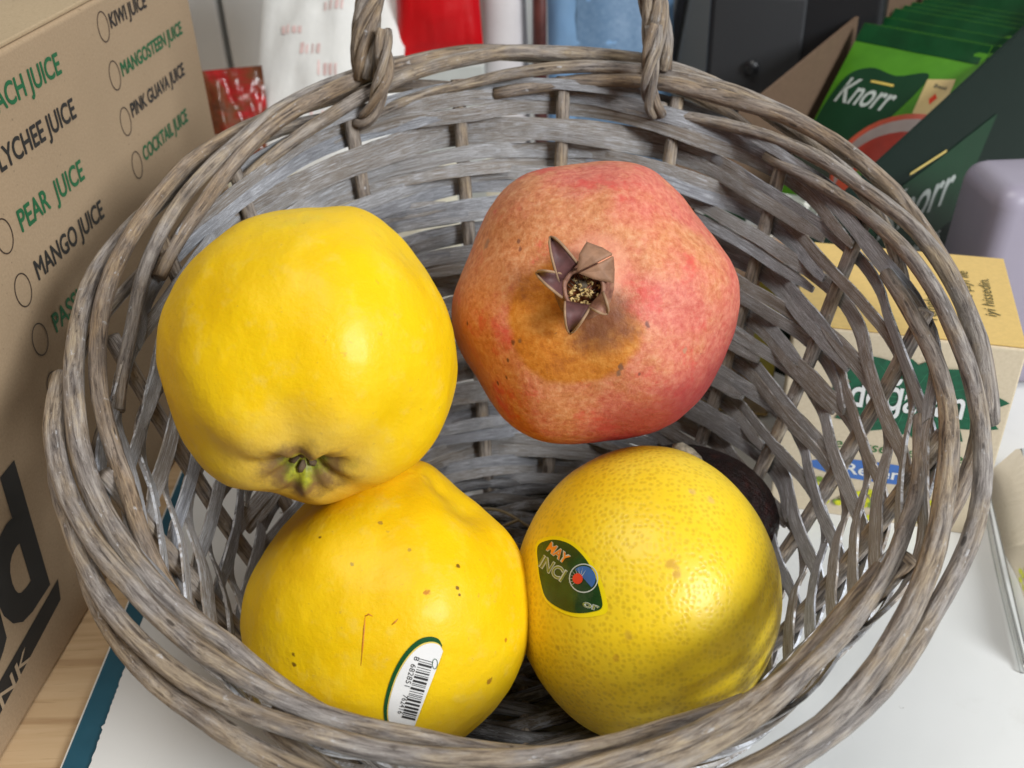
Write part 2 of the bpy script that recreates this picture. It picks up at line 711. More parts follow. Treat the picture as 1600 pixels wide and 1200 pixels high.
NROD = 14
for k in range(NROD):
    rg = random.Random(100 + k)
    a0 = 2 * math.pi * k / NROD + rg.uniform(-.06, .06)
    short = k % 3 == 1
    span = R(rg.uniform(78, 92)) if short else R(rg.uniform(122, 140))
    nn_ = 44
    pts, rad = [], []
    r0 = rg.uniform(.0029, .0036)
    tend = rg.uniform(.56, .66) if short else 1.0
    t_st = rg.uniform(0, .08)
    for i in range(nn_ + 1):
        f = i / nn_
        t = t_st + (tend - t_st) * f
        r, z = sec(t)
        ph = a0 + span * f
        wob = .0017 * noise.noise(Vector((ph * 2.4, k * 3.3, 0)))
        # kinks where the rod was bent round a stake
        kink = .0014 * abs(math.sin(4.5 * ph + k)) - .0007
        pts.append(rimpt(ph, r + wob + kink, z + .0016 * noise.noise(Vector((ph * 2.4, k * 3.3, 7)))))
        rad.append(r0 * ((.66 + .34 * f) if short else (.70 + .30 * math.sin(math.pi * min(1, f * .95 + .05)) ** .6)) * (1 + .05 * noise.noise(Vector((f * 9, k, 1)))))
    tube_obj('rim_rod', pts, rad, M_ROD, basket, 10, .10, 200 + k)

# handle: twisted rope of willow, arched over the back, wrapped round the rim at both feet
M_HANDLE = rod_mat('twisted_willow')


def rope(name, centre, nstr, rr, sr, twist, parent, seed):
    n = len(centre)
    centre = [Vector(p) for p in centre]
    for k in range(nstr):
        pts, rad = [], []
        nrm = Vector((0, -1, .2))
        L = 0
        for i, p in enumerate(centre):
            t = (centre[min(i + 1, n - 1)] - centre[max(i - 1, 0)]).normalized()
            nrm = (nrm - t * nrm.dot(t)).normalized()
            b = t.cross(nrm)
            if i:
                L += (p - centre[i - 1]).length
            ang = 2 * math.pi * (k / nstr + L / twist) + .35 * noise.noise(Vector((L * 30, k, seed)))
            ro = rr * (1 + .18 * noise.noise(Vector((L * 45, k * 4, seed + 3))))
            pts.append(p + nrm * math.cos(ang) * ro + b * math.sin(ang) * ro)
            rad.append(sr * (1 + .16 * noise.noise(Vector((L * 35, k * 7, seed)))))
        tube_obj(name, pts, rad, M_HANDLE, parent, 8, .14, seed * 10 + k)


aL, aR = R(-24), R(26)
pl, pr = rimpt(aL, 0, .004), rimpt(aR, 0, .004)
arch = []
for i in range(61):
    t = math.pi * i / 60
    c = pl.lerp(pr, .5 - .5 * math.cos(t))
    arch.append(c + Vector((0, .02, .073)) * math.sin(t) ** .8)
hd = obj('handle', mesh('handle', *tube(arch, .0022, 6)), M_HANDLE, basket)
rope('handle_strand', arch, 6, .0040, .0023, .075, hd, 1)
for a, sd, lean in ((aL, 3, -.05), (aR, 4, .03)):
    c = catmull([rimpt(a + (.07 if lean < 0 else -.03), .002, .024), rimpt(a + (.04 if lean < 0 else -.01), -.009, .012), rimpt(a + lean * .4, -.0135, -.001), rimpt(a + lean, -.0130, -.006), rimpt(a + lean * 1.3, -.007, -.0105)], 8)
    rope('handle_wrap', c, 3, .0021, .0020, .042, hd, sd)

# base: crossed sticks and a coil of woven rounds
for k in range(6):
    d = Vector((math.cos(R(30 * k)), math.sin(R(30 * k)), 0))
    tube_obj('base_stick', [BC + Vector((0, 0, -.002)) - d * .088, BC + Vector((0, 0, .0005 * k - .001)), BC + Vector((0, 0, -.002)) + d * .088], .0024, M_ROD, basket, 7, .1, 300 + k)
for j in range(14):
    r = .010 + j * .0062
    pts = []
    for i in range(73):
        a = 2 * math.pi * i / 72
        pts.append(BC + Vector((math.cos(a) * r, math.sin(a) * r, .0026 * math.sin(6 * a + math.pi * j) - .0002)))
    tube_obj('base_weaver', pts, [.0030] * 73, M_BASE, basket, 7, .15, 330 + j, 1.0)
M_STRAW = flat('pale_straw', (.33, .26, .14), .6, .2, 200)
rg = random.Random(21)
for i in range(9):
    c = Vector((rg.uniform(-.035, .035), rg.uniform(.30, .365), .013))
    a = rg.uniform(-.6, .6)
    L = rg.uniform(.018, .034)
    d = Vector((math.cos(a), math.sin(a), 0))
    s = Vector((-d.y, d.x, 0))
    pts = catmull([c - d * L, c - d * L * .3 + s * rg.uniform(-.006, .006) + Vector((0, 0, .003)), c + d * L * .4 + s * rg.uniform(-.006, .006), c + d * L + s * rg.uniform(-.01, .01) + Vector((0, 0, .002))], 6)
    tube_obj('straw_wisp', pts, .0007, M_STRAW, basket, 5, 0, 500 + i)

# ------------------------------------------------------------------ fruit


def ico(sub):
    bm = bmesh.new()
    bmesh.ops.create_icosphere(bm, subdivisions=sub, radius=1)
    V = [v.co.normalized() for v in bm.verts]
    F = [tuple(v.index for v in f.verts) for f in bm.faces]
    bm.free()
    return V, F


ICO_V, ICO_F = ico(7)


def gauss(x, s):
    return math.exp(-(x / s) ** 2)


def fruit_frame(c):
    z = (EYE - Vector(c)).normalized()
    x = UP.cross(z).normalized()
    y = z.cross(x)
    M = Matrix((x, y, z)).transposed().to_4x4()
    M.translation = Vector(c)
    return M


def body_mesh(fn, rad):
    V = [d * (rad * fn(d)) for d in ICO_V]
    me = mesh('body', V, ICO_F)
    return me, BVHTree.FromPolygons(V, ICO_F)


def polar(d, p, ref):
    c = max(-1, min(1, d.dot(p)))
    th = math.acos(c)
    e1 = (ref - p * ref.dot(p)).normalized()
    e2 = p.cross(e1)
    return th, math.atan2(d.dot(e2), d.dot(e1))


def unit(x, y, z):
    return Vector((x, y, z)).normalized()


# --- upper quince, blossom end showing towards the bottom
Q1P = unit(-.075, -.80, .60)


def q1(d):
    th, az = polar(d, Q1P, Vector((1, 0, 0)))
    r = 1.0 + .035 * noise.noise(d * 1.3 + Vector((3.1, 0, 0))) + .014 * noise.noise(d * 3.6) + .003 * noise.noise(d * 9)
    rib = math.cos(5 * az + .6)
    r += .028 * rib * gauss(th - .62, .5)
    r += .015 * math.cos(3 * az + 2) * gauss(th - 1.5, .7)
    # blossom basin: an irregular folded hollow
    asp = 1 + .35 * math.cos(2 * az)
    r -= .20 * gauss(th, .19 * asp) + .07 * gauss(th, .40)
    r += .022 * math.cos(9 * az + 1) * gauss(th - .22, .11)
    ts = math.pi - th
    r += .05 * gauss(ts, .55) - .10 * gauss(ts, .16)
    # shoulder ridge at the upper right
    r += .055 * gauss((d - unit(.30, .90, .25)).length, .30) - .03 * gauss((d - unit(.62, .72, .3)).length, .25)
    r += .03 * gauss((d - unit(-.98, .2, 0)).length, .4)
    return r


def quince_mat(name, pole, spots, streaks=True):
    k = NT(name)
    o = k.coord()
    n1 = k.noise(o, 26, 4, .5)
    n2 = k.noise(o, 130, 4, .6)
    base = k.ramp(n1, [(.3, (.79, .475, .003)), (.55, (.85, .550, .004)), (.75, (.87, .61, .014))])
    base = k.mix(k.math('MULTIPLY', k.step(n2, .52, .72), .35), base, (.78, .55, .09))
    base = k.mix(k.math('MULTIPLY', k.step(k.noise(k.mapping(o, (1.6, .5, 1)), 60, 5, .7), .52, .70), .4), base, (.86, .60, .03))
    base = k.mix(k.math('MULTIPLY', k.step(k.noise(o, 14, 3, .5), .50, .68), .45), base, (.74, .40, .004))
    base = k.mix(k.math('MULTIPLY', k.step(k.noise(o, 520, 2, .5), .70, .76), .35), base, (.45, .26, .03))
    vn = k.n('ShaderNodeVectorMath', operation='NORMALIZE')
    k.l(o, vn.inputs[0])
    if pole is not None:
        dd = k.dist(vn.outputs[0], tuple(pole))
        wob = k.noise(o, 90, 5, .7)
        dw = k.math('ADD', dd, k.math('MULTIPLY', k.math('SUBTRACT', wob, .5), .35))
        base = k.mix(k.math('MULTIPLY', k.step(dw, .75, .30), .5), base, (.74, .50, .13))
        base = k.mix(k.math('MULTIPLY', k.step(dw, .40, .22), .9), base, (.17, .09, .04))
        gw = k.math('ADD', dd, k.math('MULTIPLY', k.math('SUBTRACT', k.noise(o, 150, 4, .7), .5), .22))
        base = k.mix(k.step(gw, .23, .13), base, k.ramp(k.noise(o, 220, 3), [(.35, (.16, .17, .02)), (.65, (.52, .50, .03))]))
        base = k.mix(k.math('MULTIPLY', k.step(gw, .07, .02), .8), base, (.06, .045, .02))
    base = k.mix(k.math('MULTIPLY', k.step(k.noise(o, 38, 5, .65), .60, .74), .30), base, (.60, .52, .03))
    base = k.mix(k.math('MULTIPLY', k.step(k.noise(k.mapping(o, (1, 1, 1), (.3, .1, 0)), 95, 5, .7), .66, .76), .35), base, (.58, .36, .06))
    for (p, r, c) in spots:
        ds = k.dist(o, p)
        ds = k.math('ADD', ds, k.math('MULTIPLY', k.math('SUBTRACT', k.noise(o, 750, 4, .7), .5), r * 2.4))
        base = k.mix(k.math('MULTIPLY', k.step(ds, r, r * .45), .85), base, c)
    k.col(base)
    k.set(Roughness=k.ramp(n2, [(.3, (.40,) * 3), (.7, (.58,) * 3)]))
    k.b.inputs['Subsurface Weight'].default_value = .12
    k.b.inputs['Subsurface Radius'].default_value = (.012, .008, .002)
    k.b.inputs['Subsurface Scale'].default_value = .5
    k.b.inputs['Specular IOR Level'].default_value = .22
    k.b.inputs['Coat Weight'].default_value = .07
    k.b.inputs['Coat Roughness'].default_value = .19
    k.bump(k.math('ADD', k.math('MULTIPLY', k.noise(o, 45, 6, .62), 1.3), k.math('ADD', k.math('MULTIPLY', n2, .4), k.math('MULTIPLY', k.noise(o, 620, 3, .6), .22))), .34, .002)
    return k.m


c = Vector((-.0655, .288, .1465))
MQ1 = fruit_frame(c)
quince1 = thing('quince', (c.x, c.y, c.z - .048), 'bright yellow quince with its shrivelled blossom end showing, upper left of the basket', 'quince', 'quinces in the basket')
me, bvh1 = body_mesh(q1, .0485)
obj('body', me, quince_mat('quince_skin_upper', Q1P, []), quince1, MQ1)
# dried sepal stubs in the basin
M_SEPAL = flat('dry_sepal', (.13, .085, .045), .8, .3, 300)
e1 = Q1P.cross(Vector((1, 0, 0))).normalized()
e2 = Q1P.cross(e1)
for k in range(7):
    a = 2 * math.pi * k / 7 + .3
    d0 = (Q1P + (e1 * math.cos(a) + e2 * math.sin(a)) * .13).normalized()
    d1 = (Q1P + (e1 * math.cos(a) + e2 * math.sin(a)) * .05).normalized()
    h0 = bvh1.ray_cast(d0 * .2, -d0)[0]
    h1 = bvh1.ray_cast(d1 * .2, -d1)[0]
    V, F, U = tube([h0 - d0 * .0005, h0.lerp(h1, .5) + Q1P * .0012, h1 + Q1P * .002], [.0008, .0010, .0003], 6, .3, k, 1.7)
    obj('sepal', mesh('sepal', V, F, U), M_SEPAL, quince1, MQ1)

# --- lower quince, stem neck up
Q2P = unit(.17, .86, .42)


def q2(d):
    th, az = polar(d, Q2P, Vector((1, 0, 0)))
    r = 1.0 + .03 * noise.noise(d * 1.2 + Vector((9, 2, 0))) + .013 * noise.noise(d * 3.4) + .003 * noise.noise(d * 9)
    r += .02 * math.cos(5 * az) * gauss(th - .8, .5)
    r += .12 * gauss((d - unit(.08, .93, .25)).length, .32)
    r -= .095 * gauss((d - unit(.56, .76, .40)).length, .22)
    r -= .035 * gauss((d - unit(-.55, .75, .30)).length, .30)
    r -= .05 * gauss((d - unit(.34, .86, .40)).length, .09)
    r += .02 * gauss((d - unit(-.9, -.3, 0)).length, .5)
    return r


c = Vector((-.046, .256, .0595))
MQ2 = fruit_frame(c)
quince2 = thing('quince', (c.x, c.y, c.z - .05), 'yellow quince with a barcode sticker, lower left of the basket', 'quince', 'quinces in the basket')
me, bvh2 = body_mesh(q2, .0497)
S2 = (.357 - .045) / 1580  # metres per photo pixel at the near side of the fruit


def on2(px, py):
    x, y = (px - 610) * S2, (962 - py) * S2
    return tuple(bvh2.ray_cast(Vector((x, y, .2)), Vector((0, 0, -1)))[0] or Vector((x, y, .03)))


brn, rst = (.10, .035, .006), (.50, .16, .01)
sp = [(on2(717, 891), .0010, brn), (on2(716, 926), .0008, brn), (on2(719, 937), .0007, brn), (on2(459, 1021), .0009, brn), (on2(460, 1036), .0010, brn),
      (on2(594, 819), .0009, (.4, .22, .03)), (on2(640, 865), .0008, (.45, .28, .03)), (on2(550, 885), .0008, (.4, .26, .05)), (on2(770, 1075), .0015, (.3, .12, .01)), (on2(497, 840), .0007, brn), (on2(666, 932), .0013, rst), (on2(800, 1010), .001, rst)]
obj('body', me, quince_mat('quince_skin_lower', None, sp), quince2, MQ2)
M_SCRATCH = flat('rusty_scratch', (.55, .19, .01), .5, .15, 300)
for pts in ([(572, 964), (570, 985), (568, 1010), (565, 1040)], [(612, 980), (617, 976), (622, 971)], [(571, 966), (577, 963), (583, 966)]):
    P = [Vector(on2(*p)) for p in pts]
    V, F, U = tube(P, [.0001] + [.00030] * (len(P) - 2) + [.0001], 6)
    obj('scratch', mesh('scratch', V, F, U), M_SCRATCH, quince2, MQ2)
# barcode sticker
M_STW = flat('white_sticker_film', (.78, .76, .74), .18, .02)
M_STG = flat('dark_green_print', (.008, .075, .02), .25, .1)
M_STY = flat('pale_gold_print', (.75, .55, .12), .3, .1)


def px2(p):
    return ((p[0] - 610) * S2, (962 - p[1]) * S2)


arc = [(690, 1013), (684, 1003), (670, 999), (652, 1004), (633, 1021), (617, 1046), (606, 1075), (600, 1105), (602, 1130), (610, 1150), (622, 1168)]
arc = [px2(p) for p in arc]
arc = [(q.x, q.y) for q in catmull([(a, b, 0) for a, b in arc], 5)]
cen = px2((650, 1085))


def shrink(pts, f):
    return [(cen[0] + (x - cen[0]) * f, cen[1] + (y - cen[1]) * f) for x, y in pts]


right = [px2(p) for p in ((648, 1135), (668, 1080), (684, 1040))]
stk = obj('sticker', conform(poly_mesh(arc + right, 8, 'sticker'), bvh2, .00025), M_STG, quince2, MQ2)
obj('gold_line', conform(poly_mesh([(x + .0005, y - .00055) for x, y in shrink(arc, .945)] + shrink(right, 1.0), 8), bvh2, .0004), M_STY, stk, MQ2)
obj('white_field', conform(poly_mesh([(x + .0007, y - .0007) for x, y in shrink(arc, .93)] + shrink(right, 1.0), 8), bvh2, .0005), M_STW, stk, MQ2)
bw = Vector((px2((655, 1043))[0], px2((655, 1043))[1], 0))
# barcode runs down the sticker along the direction 'along'; bars lie across it
al = (Vector((*px2((640, 1110)), 0)) - Vector((*px2((663, 1035)), 0))).normalized()
ac = Vector((-al.y, al.x, 0))
V, F = [], []
rg = random.Random(3)
pos = 0.0
while pos < .0185:
    wd = rg.choice((.00022, .00022, .00045, .0007))
    o0 = Vector((*px2((665, 1034)), 0)) + al * pos
    ln = .0043
    b_ = len(V)
    for kx in range(5):
        V += [o0 - ac * ln * (.5 - kx / 4), o0 - ac * ln * (.5 - kx / 4) + al * wd]
    F += [(b_ + 2 * q, b_ + 2 * q + 1, b_ + 2 * q + 3, b_ + 2 * q + 2) for q in range(4)]
    pos += wd + rg.choice((.00025, .00035, .0005))
obj('barcode', conform(mesh('barcode', V, F, smooth=False), bvh2, .00065), M_BLACKINK, stk, MQ2)
rot = math.atan2(al.y, al.x)
for s_, at_, wl in (('8', (647, 1027), .0012), ('682851', (642, 1038), .0068), ('762416', (630, 1084), .0060)):
    obj('lettering', conform(text_mesh(s_, wl, .0017), bvh2, .00065, px2(at_), rot), M_BLACKINK, stk, MQ2)
obj('logo_arc', conform(ring_mesh(.0009, .0016, .0002), bvh2, .00065, px2((678, 1040))), M_STG, stk, MQ2)

# --- pomegranate
PP = unit(-.06, .17, .98)


def pom(d):
    th, az = polar(d, PP, Vector((1, 0, 0)))
    eq = math.sin(min(th, math.pi / 2)) ** 2 if th < math.pi / 2 else math.sin(th) ** 1
    r = 1.0 + eq * (.023 * math.cos(6 * az - .5) + .014 * math.cos(3 * az + 1.1)) + .012 * math.cos(6 * az - .5) * gauss(th - 1.0, .4)
    r += .035 * noise.noise(d * 1.6 + Vector((0, 5, 1))) + .006 * noise.noise(d * 7) + .03 * gauss((d - unit(.1, -1, .1)).length, .5)
    r -= .05 * gauss(th, .8)
    r -= .035 * gauss(th - .30, .16)
    r += .04 * gauss(th, .14)
    return r


c = Vector((.0305, .3315, .1385))
MP = fruit_frame(c)
pomeg = thing('pomegranate', (c.x, c.y, c.z - .05), 'pink and orange pomegranate with a dried open crown', 'pomegranate')
PR = .0520
me, bvhp = body_mesh(pom, PR)
k = NT('pomegranate_rind')
o = k.coord()
n1 = k.noise(o, 30, 5, .6)
n2 = k.noise(o, 75, 5, .7)
n3 = k.noise(o, 420, 4, .7)
base = k.ramp(n3, [(.3, (.48, .155, .055)), (.5, (.64, .245, .10)), (.7, (.74, .37, .19))])
sx = k.n('ShaderNodeSeparateXYZ')
k.l(o, sx.inputs[0])
# blush to the right and round the crown, tan towards the top
bl = k.math('ADD', k.math('MULTIPLY', sx.outputs[0], 9), k.math('MULTIPLY', sx.outputs[1], -2.5))
bl = k.math('ADD', bl, k.math('MULTIPLY', k.math('SUBTRACT', n1, .5), 3.2))
bl = k.math('ADD', bl, k.math('MULTIPLY', k.math('SUBTRACT', n2, .5), 1.6))
base = k.mix(k.math('MULTIPLY', k.step(bl, -.55, .55), .85), base, k.ramp(n3, [(.3, (.54, .075, .065)), (.7, (.74, .24, .175))]))
pk = k.noise(o, 55, 5, .65)
base = k.mix(k.math('MULTIPLY', k.step(pk, .54, .66), .7), base, (.66, .075, .06))
# darker red underside right
ur = k.math('ADD', k.math('MULTIPLY', sx.outputs[0], 14), k.math('MULTIPLY', sx.outputs[1], -22))
ur = k.math('ADD', ur, k.math('MULTIPLY', k.math('SUBTRACT', n1, .5), .8))
base = k.mix(k.math('MULTIPLY', k.step(ur, .75, 1.35), .8), base, (.30, .022, .03))
# orange zones: a clear-edged patch below the crown and the left flank
wv = k.math('MULTIPLY', k.math('SUBTRACT', n1, .5), .012)
wv2 = k.math('ADD', wv, k.math('MULTIPLY', k.math('SUBTRACT', n2, .5), .005))
dO = k.math('ADD', k.dist(k.mapping(o, (1, 1.18, 1)), (-.0065, -.0065, .052)), wv2)
pa = k.step(dO, .0265, .0225)
pa = k.math('MULTIPLY', pa, k.step(k.math('ADD', k.math('MULTIPLY', sx.outputs[0], .9), k.math('ADD', sx.outputs[1], wv2)), .012, .004))
base = k.mix(k.math('MULTIPLY', pa, .92), base, k.ramp(k.math('ADD', k.math('MULTIPLY', n2, .6), k.math('MULTIPLY', n3, .4)), [(.36, (.36, .10, .012)), (.5, (.56, .185, .014)), (.64, (.70, .30, .05))]))
dL = k.math('ADD', k.dist(o, (-.047, -.015, .008)), k.math('MULTIPLY', wv, 2.0))
base = k.mix(k.math('MULTIPLY', k.step(dL, .030, .010), .8), base, (.56, .19, .018))
dB = k.math('ADD', k.dist(o, (.003, -.005, .052)), k.math('MULTIPLY', k.math('SUBTRACT', n2, .5), .016))
base = k.mix(k.math('MULTIPLY', k.step(dB, .0175, .006), .85), base, (.17, .06, .032))
dT = k.math('ADD', k.dist(o, (.002, .014, .050)), wv)
base = k.mix(k.math('MULTIPLY', k.step(dT, .013, .008), .75), base, k.ramp(n3, [(.3, (.64, .23, .14)), (.7, (.74, .33, .2))]))
SP_ = (.373 - .05) / 1580


def pxp(px, py):
    return ((px - 927) * SP_, (480 - py) * SP_)


for px, py, r, cc in ((1017, 512, .0011, (.14, .05, .04)), (975, 580, .0013, (.16, .08, .05)), (972, 590, .0011, (.2, .11, .07)), (808, 375, .0010, (.22, .08, .05)), (811, 388, .0008, (.22, .08, .05)),
                      (800, 540, .0010, (.12, .04, .02)), (790, 570, .0007, (.1, .03, .02)), (786, 600, .0007, (.07, .03, .02)), (769, 612, .0008, (.07, .03, .02)), (717, 510, .0009, (.1, .04, .02)), (1080, 555, .0012, (.45, .24, .14)), (750, 375, .0022, (.33, .17, .11)), (812, 538, .0009, (.2, .08, .03)), (1005, 592, .0006, (.2, .08, .05))):
    x, y = pxp(px, py)
    h = bvhp.ray_cast(Vector((x, y, .2)), Vector((0, 0, -1)))[0] or Vector((x, y, .02))
    ds = k.math('ADD', k.dist(k.mapping(o, (1, .7, 1)), (h.x, h.y * .7, h.z)), k.math('MULTIPLY', k.math('SUBTRACT', k.noise(o, 700, 3), .5), r * 1.3))
    base = k.mix(k.math('MULTIPLY', k.step(ds, r, r * .4), .8), base, cc)
base = k.mix(k.math('MULTIPLY', k.step(k.noise(o, 380, 3, .6), .72, .78), .55), base, (.18, .07, .035))
k.col(base)
k.set(Roughness=k.ramp(n2, [(.3, (.46,) * 3), (.7, (.62,) * 3)]))
k.b.inputs['Specular IOR Level'].default_value = .35
k.b.inputs['Subsurface Weight'].default_value = .06
k.b.inputs['Subsurface Radius'].default_value = (.006, .002, .001)
k.bump(k.math('ADD', k.math('MULTIPLY', n3, .6), k.noise(o, 160, 4)), .5, .0012)
obj('body', me, k.m, pomeg, MP)

# crown: short tube with six lobes; two are folded inwards over the opening
kc = NT('dry_crown')
oc = kc.coord()
kc.col(kc.ramp(kc.noise(oc, 260, 5, .7), [(.3, (.13, .05, .035)), (.5, (.24, .105, .065)), (.75, (.40, .22, .125))]))
kc.set(Roughness=.62)
kc.bump(kc.noise(oc, 500, 4), .4, .0006)
M_CROWN = kc.m
M_CROWNIN = flat('crown_inner_skin', (.105, .038, .036), .6, .3, 300)
M_FOLD = flat('crown_fold', (.29, .15, .085), .65, .22, 260, bump=.3)
M_EDGE = flat('crown_edge', (.33, .20, .115), .7, .2, 300)
CR = Vector((*pxp(912, 450), 0))
top = bvhp.ray_cast(Vector((CR.x, CR.y, .2)), Vector((0, 0, -1)))[0].z
CZ = top - .001


def petal(base_a, base_w, tip, tipz, mat, name, basez=.0035, curl=.0042, rad=.0072, inner=None):
    """curved triangular lobe from the crown ring to a pointed tip (crown coordinates, metres)"""
    nu, nv = 10, 6
    V, F = [], []
    b0 = Vector((math.cos(base_a - base_w), math.sin(base_a - base_w), 0)) * rad + CR
    b1 = Vector((math.cos(base_a + base_w), math.sin(base_a + base_w), 0)) * rad + CR
    tp_ = Vector((tip[0], tip[1], 0))
    for i in range(nu + 1):
        f = i / nu
        for j in range(nv + 1):
            g = j / nv
            bpt = b0.lerp(b1, g)
            wq = (1 - f) ** .62
            ctr = ((b0 + b1) * .5).lerp(tp_, f)
            p = ctr + (bpt - (b0 + b1) * .5) * wq
            edge_ = abs(2 * g - 1)
            z = CZ + basez * (1 - f) + tipz * f + curl * math.sin(math.pi * f) + .0016 * edge_ ** 2 * (1 - f * .4) + .0004 * noise.noise(Vector((f * 4, g * 4, base_a)))
            V.append(Vector((p.x, p.y, z)))
    for i in range(nu):
        for j in range(nv):
            a = i * (nv + 1) + j
            F.append((a, a + 1, a + nv + 2, a + nv + 1))
    me = mesh(name, V, F)
    ob = obj(name, me, mat, pomeg, MP)
    md = ob.modifiers.new('thick', 'SOLIDIFY')
    md.thickness = .0009
    md.offset = 0
    # pale dry edges
    for side in (0, nv):
        pth = [V[i * (nv + 1) + side] + Vector((0, 0, .0003)) for i in range(nu + 1)]
        a_, b_, c_ = tube(pth, [.00045] * nu + [.00025], 5, .3, side)
        obj('lobe_edge', mesh('lobe_edge', a_, b_, c_), M_EDGE, ob, MP)
    return ob


# ring wall
V, F = [], []
nr = 40
for i in range(nr):
    a = 2 * math.pi * i / nr
    for (r, z) in ((.0098, -.0025), (.0076, .0012), (.0068, .0044), (.0058, .0042), (.0052, -.002), (.0030, -.004)):
        rr = r * (1 + .07 * noise.noise(Vector((math.cos(a) * 2, math.sin(a) * 2, r * 200))))
        V.append((CR.x + .0008 + math.cos(a) * rr, CR.y - .001 + math.sin(a) * rr, CZ + z + .0006 * noise.noise(Vector((math.cos(a) * 3, math.sin(a) * 3, 3)))))
for i in range(nr):
    j = (i + 1) % nr
    for q in range(5):
        F.append((i * 6 + q, j * 6 + q, j * 6 + q + 1, i * 6 + q + 1))
F.append(tuple(i * 6 + 5 for i in reversed(range(nr))))
obj('crown_ring', mesh('crown_ring', V, F), M_CROWN, pomeg, MP)
for ang, wd, tip, tz, mt in ((R(135), .62, pxp(864, 374), .0052, M_CROWNIN), (R(180), .55, pxp(842, 430), .0046, M_CROWNIN), (R(260), .62, pxp(894, 525), .0022, M_CROWNIN), (R(316), .46, pxp(953, 494), .0035, M_CROWN)):
    petal(ang, wd, tip, tz, mt, 'crown_lobe')
# folded lobes (tips over the opening)
def fold(pts, hs, name='folded_crown_lobe'):
    P = [Vector((*pxp(*p), CZ + h)) for p, h in zip(pts, hs)]
    cpt = sum(P, Vector()) / len(P) + Vector((0, 0, .0012))
    V, F = [cpt], []
    nP = len(P)
    for rr in (.33, .66, 1):
        for i in range(nP):
            for q in range(6):
                V.append(cpt.lerp(P[i].lerp(P[(i + 1) % nP], q / 6), rr))
    N = nP * 6
    for i in range(N):
        F.append((0, 1 + i, 1 + (i + 1) % N))
        for q in range(2):
            a, b = 1 + q * N + i, 1 + q * N + (i + 1) % N
            F.append((a, a + N, b + N, b))
    ob = obj(name, mesh(name, V, F), M_FOLD, pomeg, MP)
    md = ob.modifiers.new('thick', 'SOLIDIFY')
    md.thickness = .0008
    md.offset = 0
fold([(905, 429), (909, 402), (920, 383), (945, 392), (960, 402), (935, 415)], [.0064, .0060, .0030, .0016, .0040, .0068])
fold([(908, 431), (938, 417), (961, 405), (963, 425), (962, 446), (930, 440)], [.0060, .0064, .0036, .0010, .0030, .0058])
# stamens
M_STAMEN = flat('dry_stamen', (.10, .07, .04), .7, .3, 400)
M_ANTHER = flat('anther', (.50, .34, .13), .6, .3, 500)
rg = random.Random(8)
st = obj('stamens', mesh('stamens', *tube([CR + Vector((0, 0, CZ - .002)), CR + Vector((0, 0, CZ + .002))], .002, 8, .3)), M_STAMEN, pomeg, MP)
for i in range(46):
    a, r = rg.uniform(0, 6.283), .0052 * math.sqrt(rg.random())
    x, y = CR.x + .001 + math.cos(a) * r, CR.y - .0022 + math.sin(a) * r
    p = Vector((x, y, CZ + rg.uniform(.0016, .0034)))
    b = Vector((CR.x + math.cos(a) * .0055, CR.y - .001 + math.sin(a) * .0055, CZ - .001))
    V, F, U = tube([b, b.lerp(p, .5) + Vector((0, 0, .0012)), p], [.00016] * 3, 5)
    obj('filament', mesh('filament', V, F, U), M_STAMEN, st, MP)
    if i < 30:
        d = Vector((rg.uniform(-1, 1), rg.uniform(-1, 1), .3)).normalized() * .00062
        s_ = d.cross(Vector((0, 0, 1))).normalized() * .0004
        V, F, U = tube([p - d - s_, p - d * .3 + s_, p + d * .5 + s_, p + d - s_], [.00028, .00042, .00042, .00025], 6)
        obj('anther', mesh('anther', V, F, U), M_ANTHER, st, MP)

# --- grapefruit


def gfr(d):
    r = 1.0 + .012 * noise.noise(d * 1.4 + Vector((4, 4, 0))) + .003 * noise.noise(d * 6)
    r += .045 * gauss((d - unit(.1, 1, .1)).length, .6) + .055 * gauss((d - unit(0, -1, .1)).length, .7)
    return r


c = Vector((.0455, .266, .0555))
MG = fruit_frame(c)
grape = thing('grapefruit', (c.x, c.y, c.z - .049), 'yellow dimpled grapefruit with a green leaf-shaped sticker', 'grapefruit')
V = [Vector((d.x * .985, d.y * 1.045, d.z)) * (.0485 * gfr(d)) for d in ICO_V]
me, bvhg = mesh('body', V, ICO_F), BVHTree.FromPolygons(V, ICO_F)
SG = (.368 - .042) / 1580


def pxg(p):
    return ((p[0] - 1015) * SG, (930 - p[1]) * SG)


k = NT('grapefruit_peel')
o = k.coord()
n1 = k.noise(o, 24, 4)
base = k.ramp(n1, [(.3, (.80, .52, .008)), (.5, (.85, .59, .02)), (.72, (.87, .65, .06))])
v = k.n('ShaderNodeTexVoronoi', feature='F1')
v.inputs['Scale'].default_value = 540
v.inputs['Randomness'].default_value = .75
dv = k.n('ShaderNodeVectorMath', operation='ADD')
nz = k.n('ShaderNodeTexNoise')
nz.inputs['Scale'].default_value = 300
k.l(o, nz.inputs['Vector'])
sc_ = k.n('ShaderNodeVectorMath', operation='SCALE')
k.l(nz.outputs['Color'], sc_.inputs[0])
sc_.inputs['Scale'].default_value = .0012
k.l(o, dv.inputs[0])
k.l(sc_.outputs[0], dv.inputs[1])
k.l(dv.outputs[0], v.inputs['Vector'])
pore = k.step(v.outputs['Distance'], .62, .12)
amt = k.step(k.noise(o, 45, 3), .20, .60)
base = k.mix(k.math('MULTIPLY', k.math('MULTIPLY', pore, amt), .40), base, (.44, .26, .012))
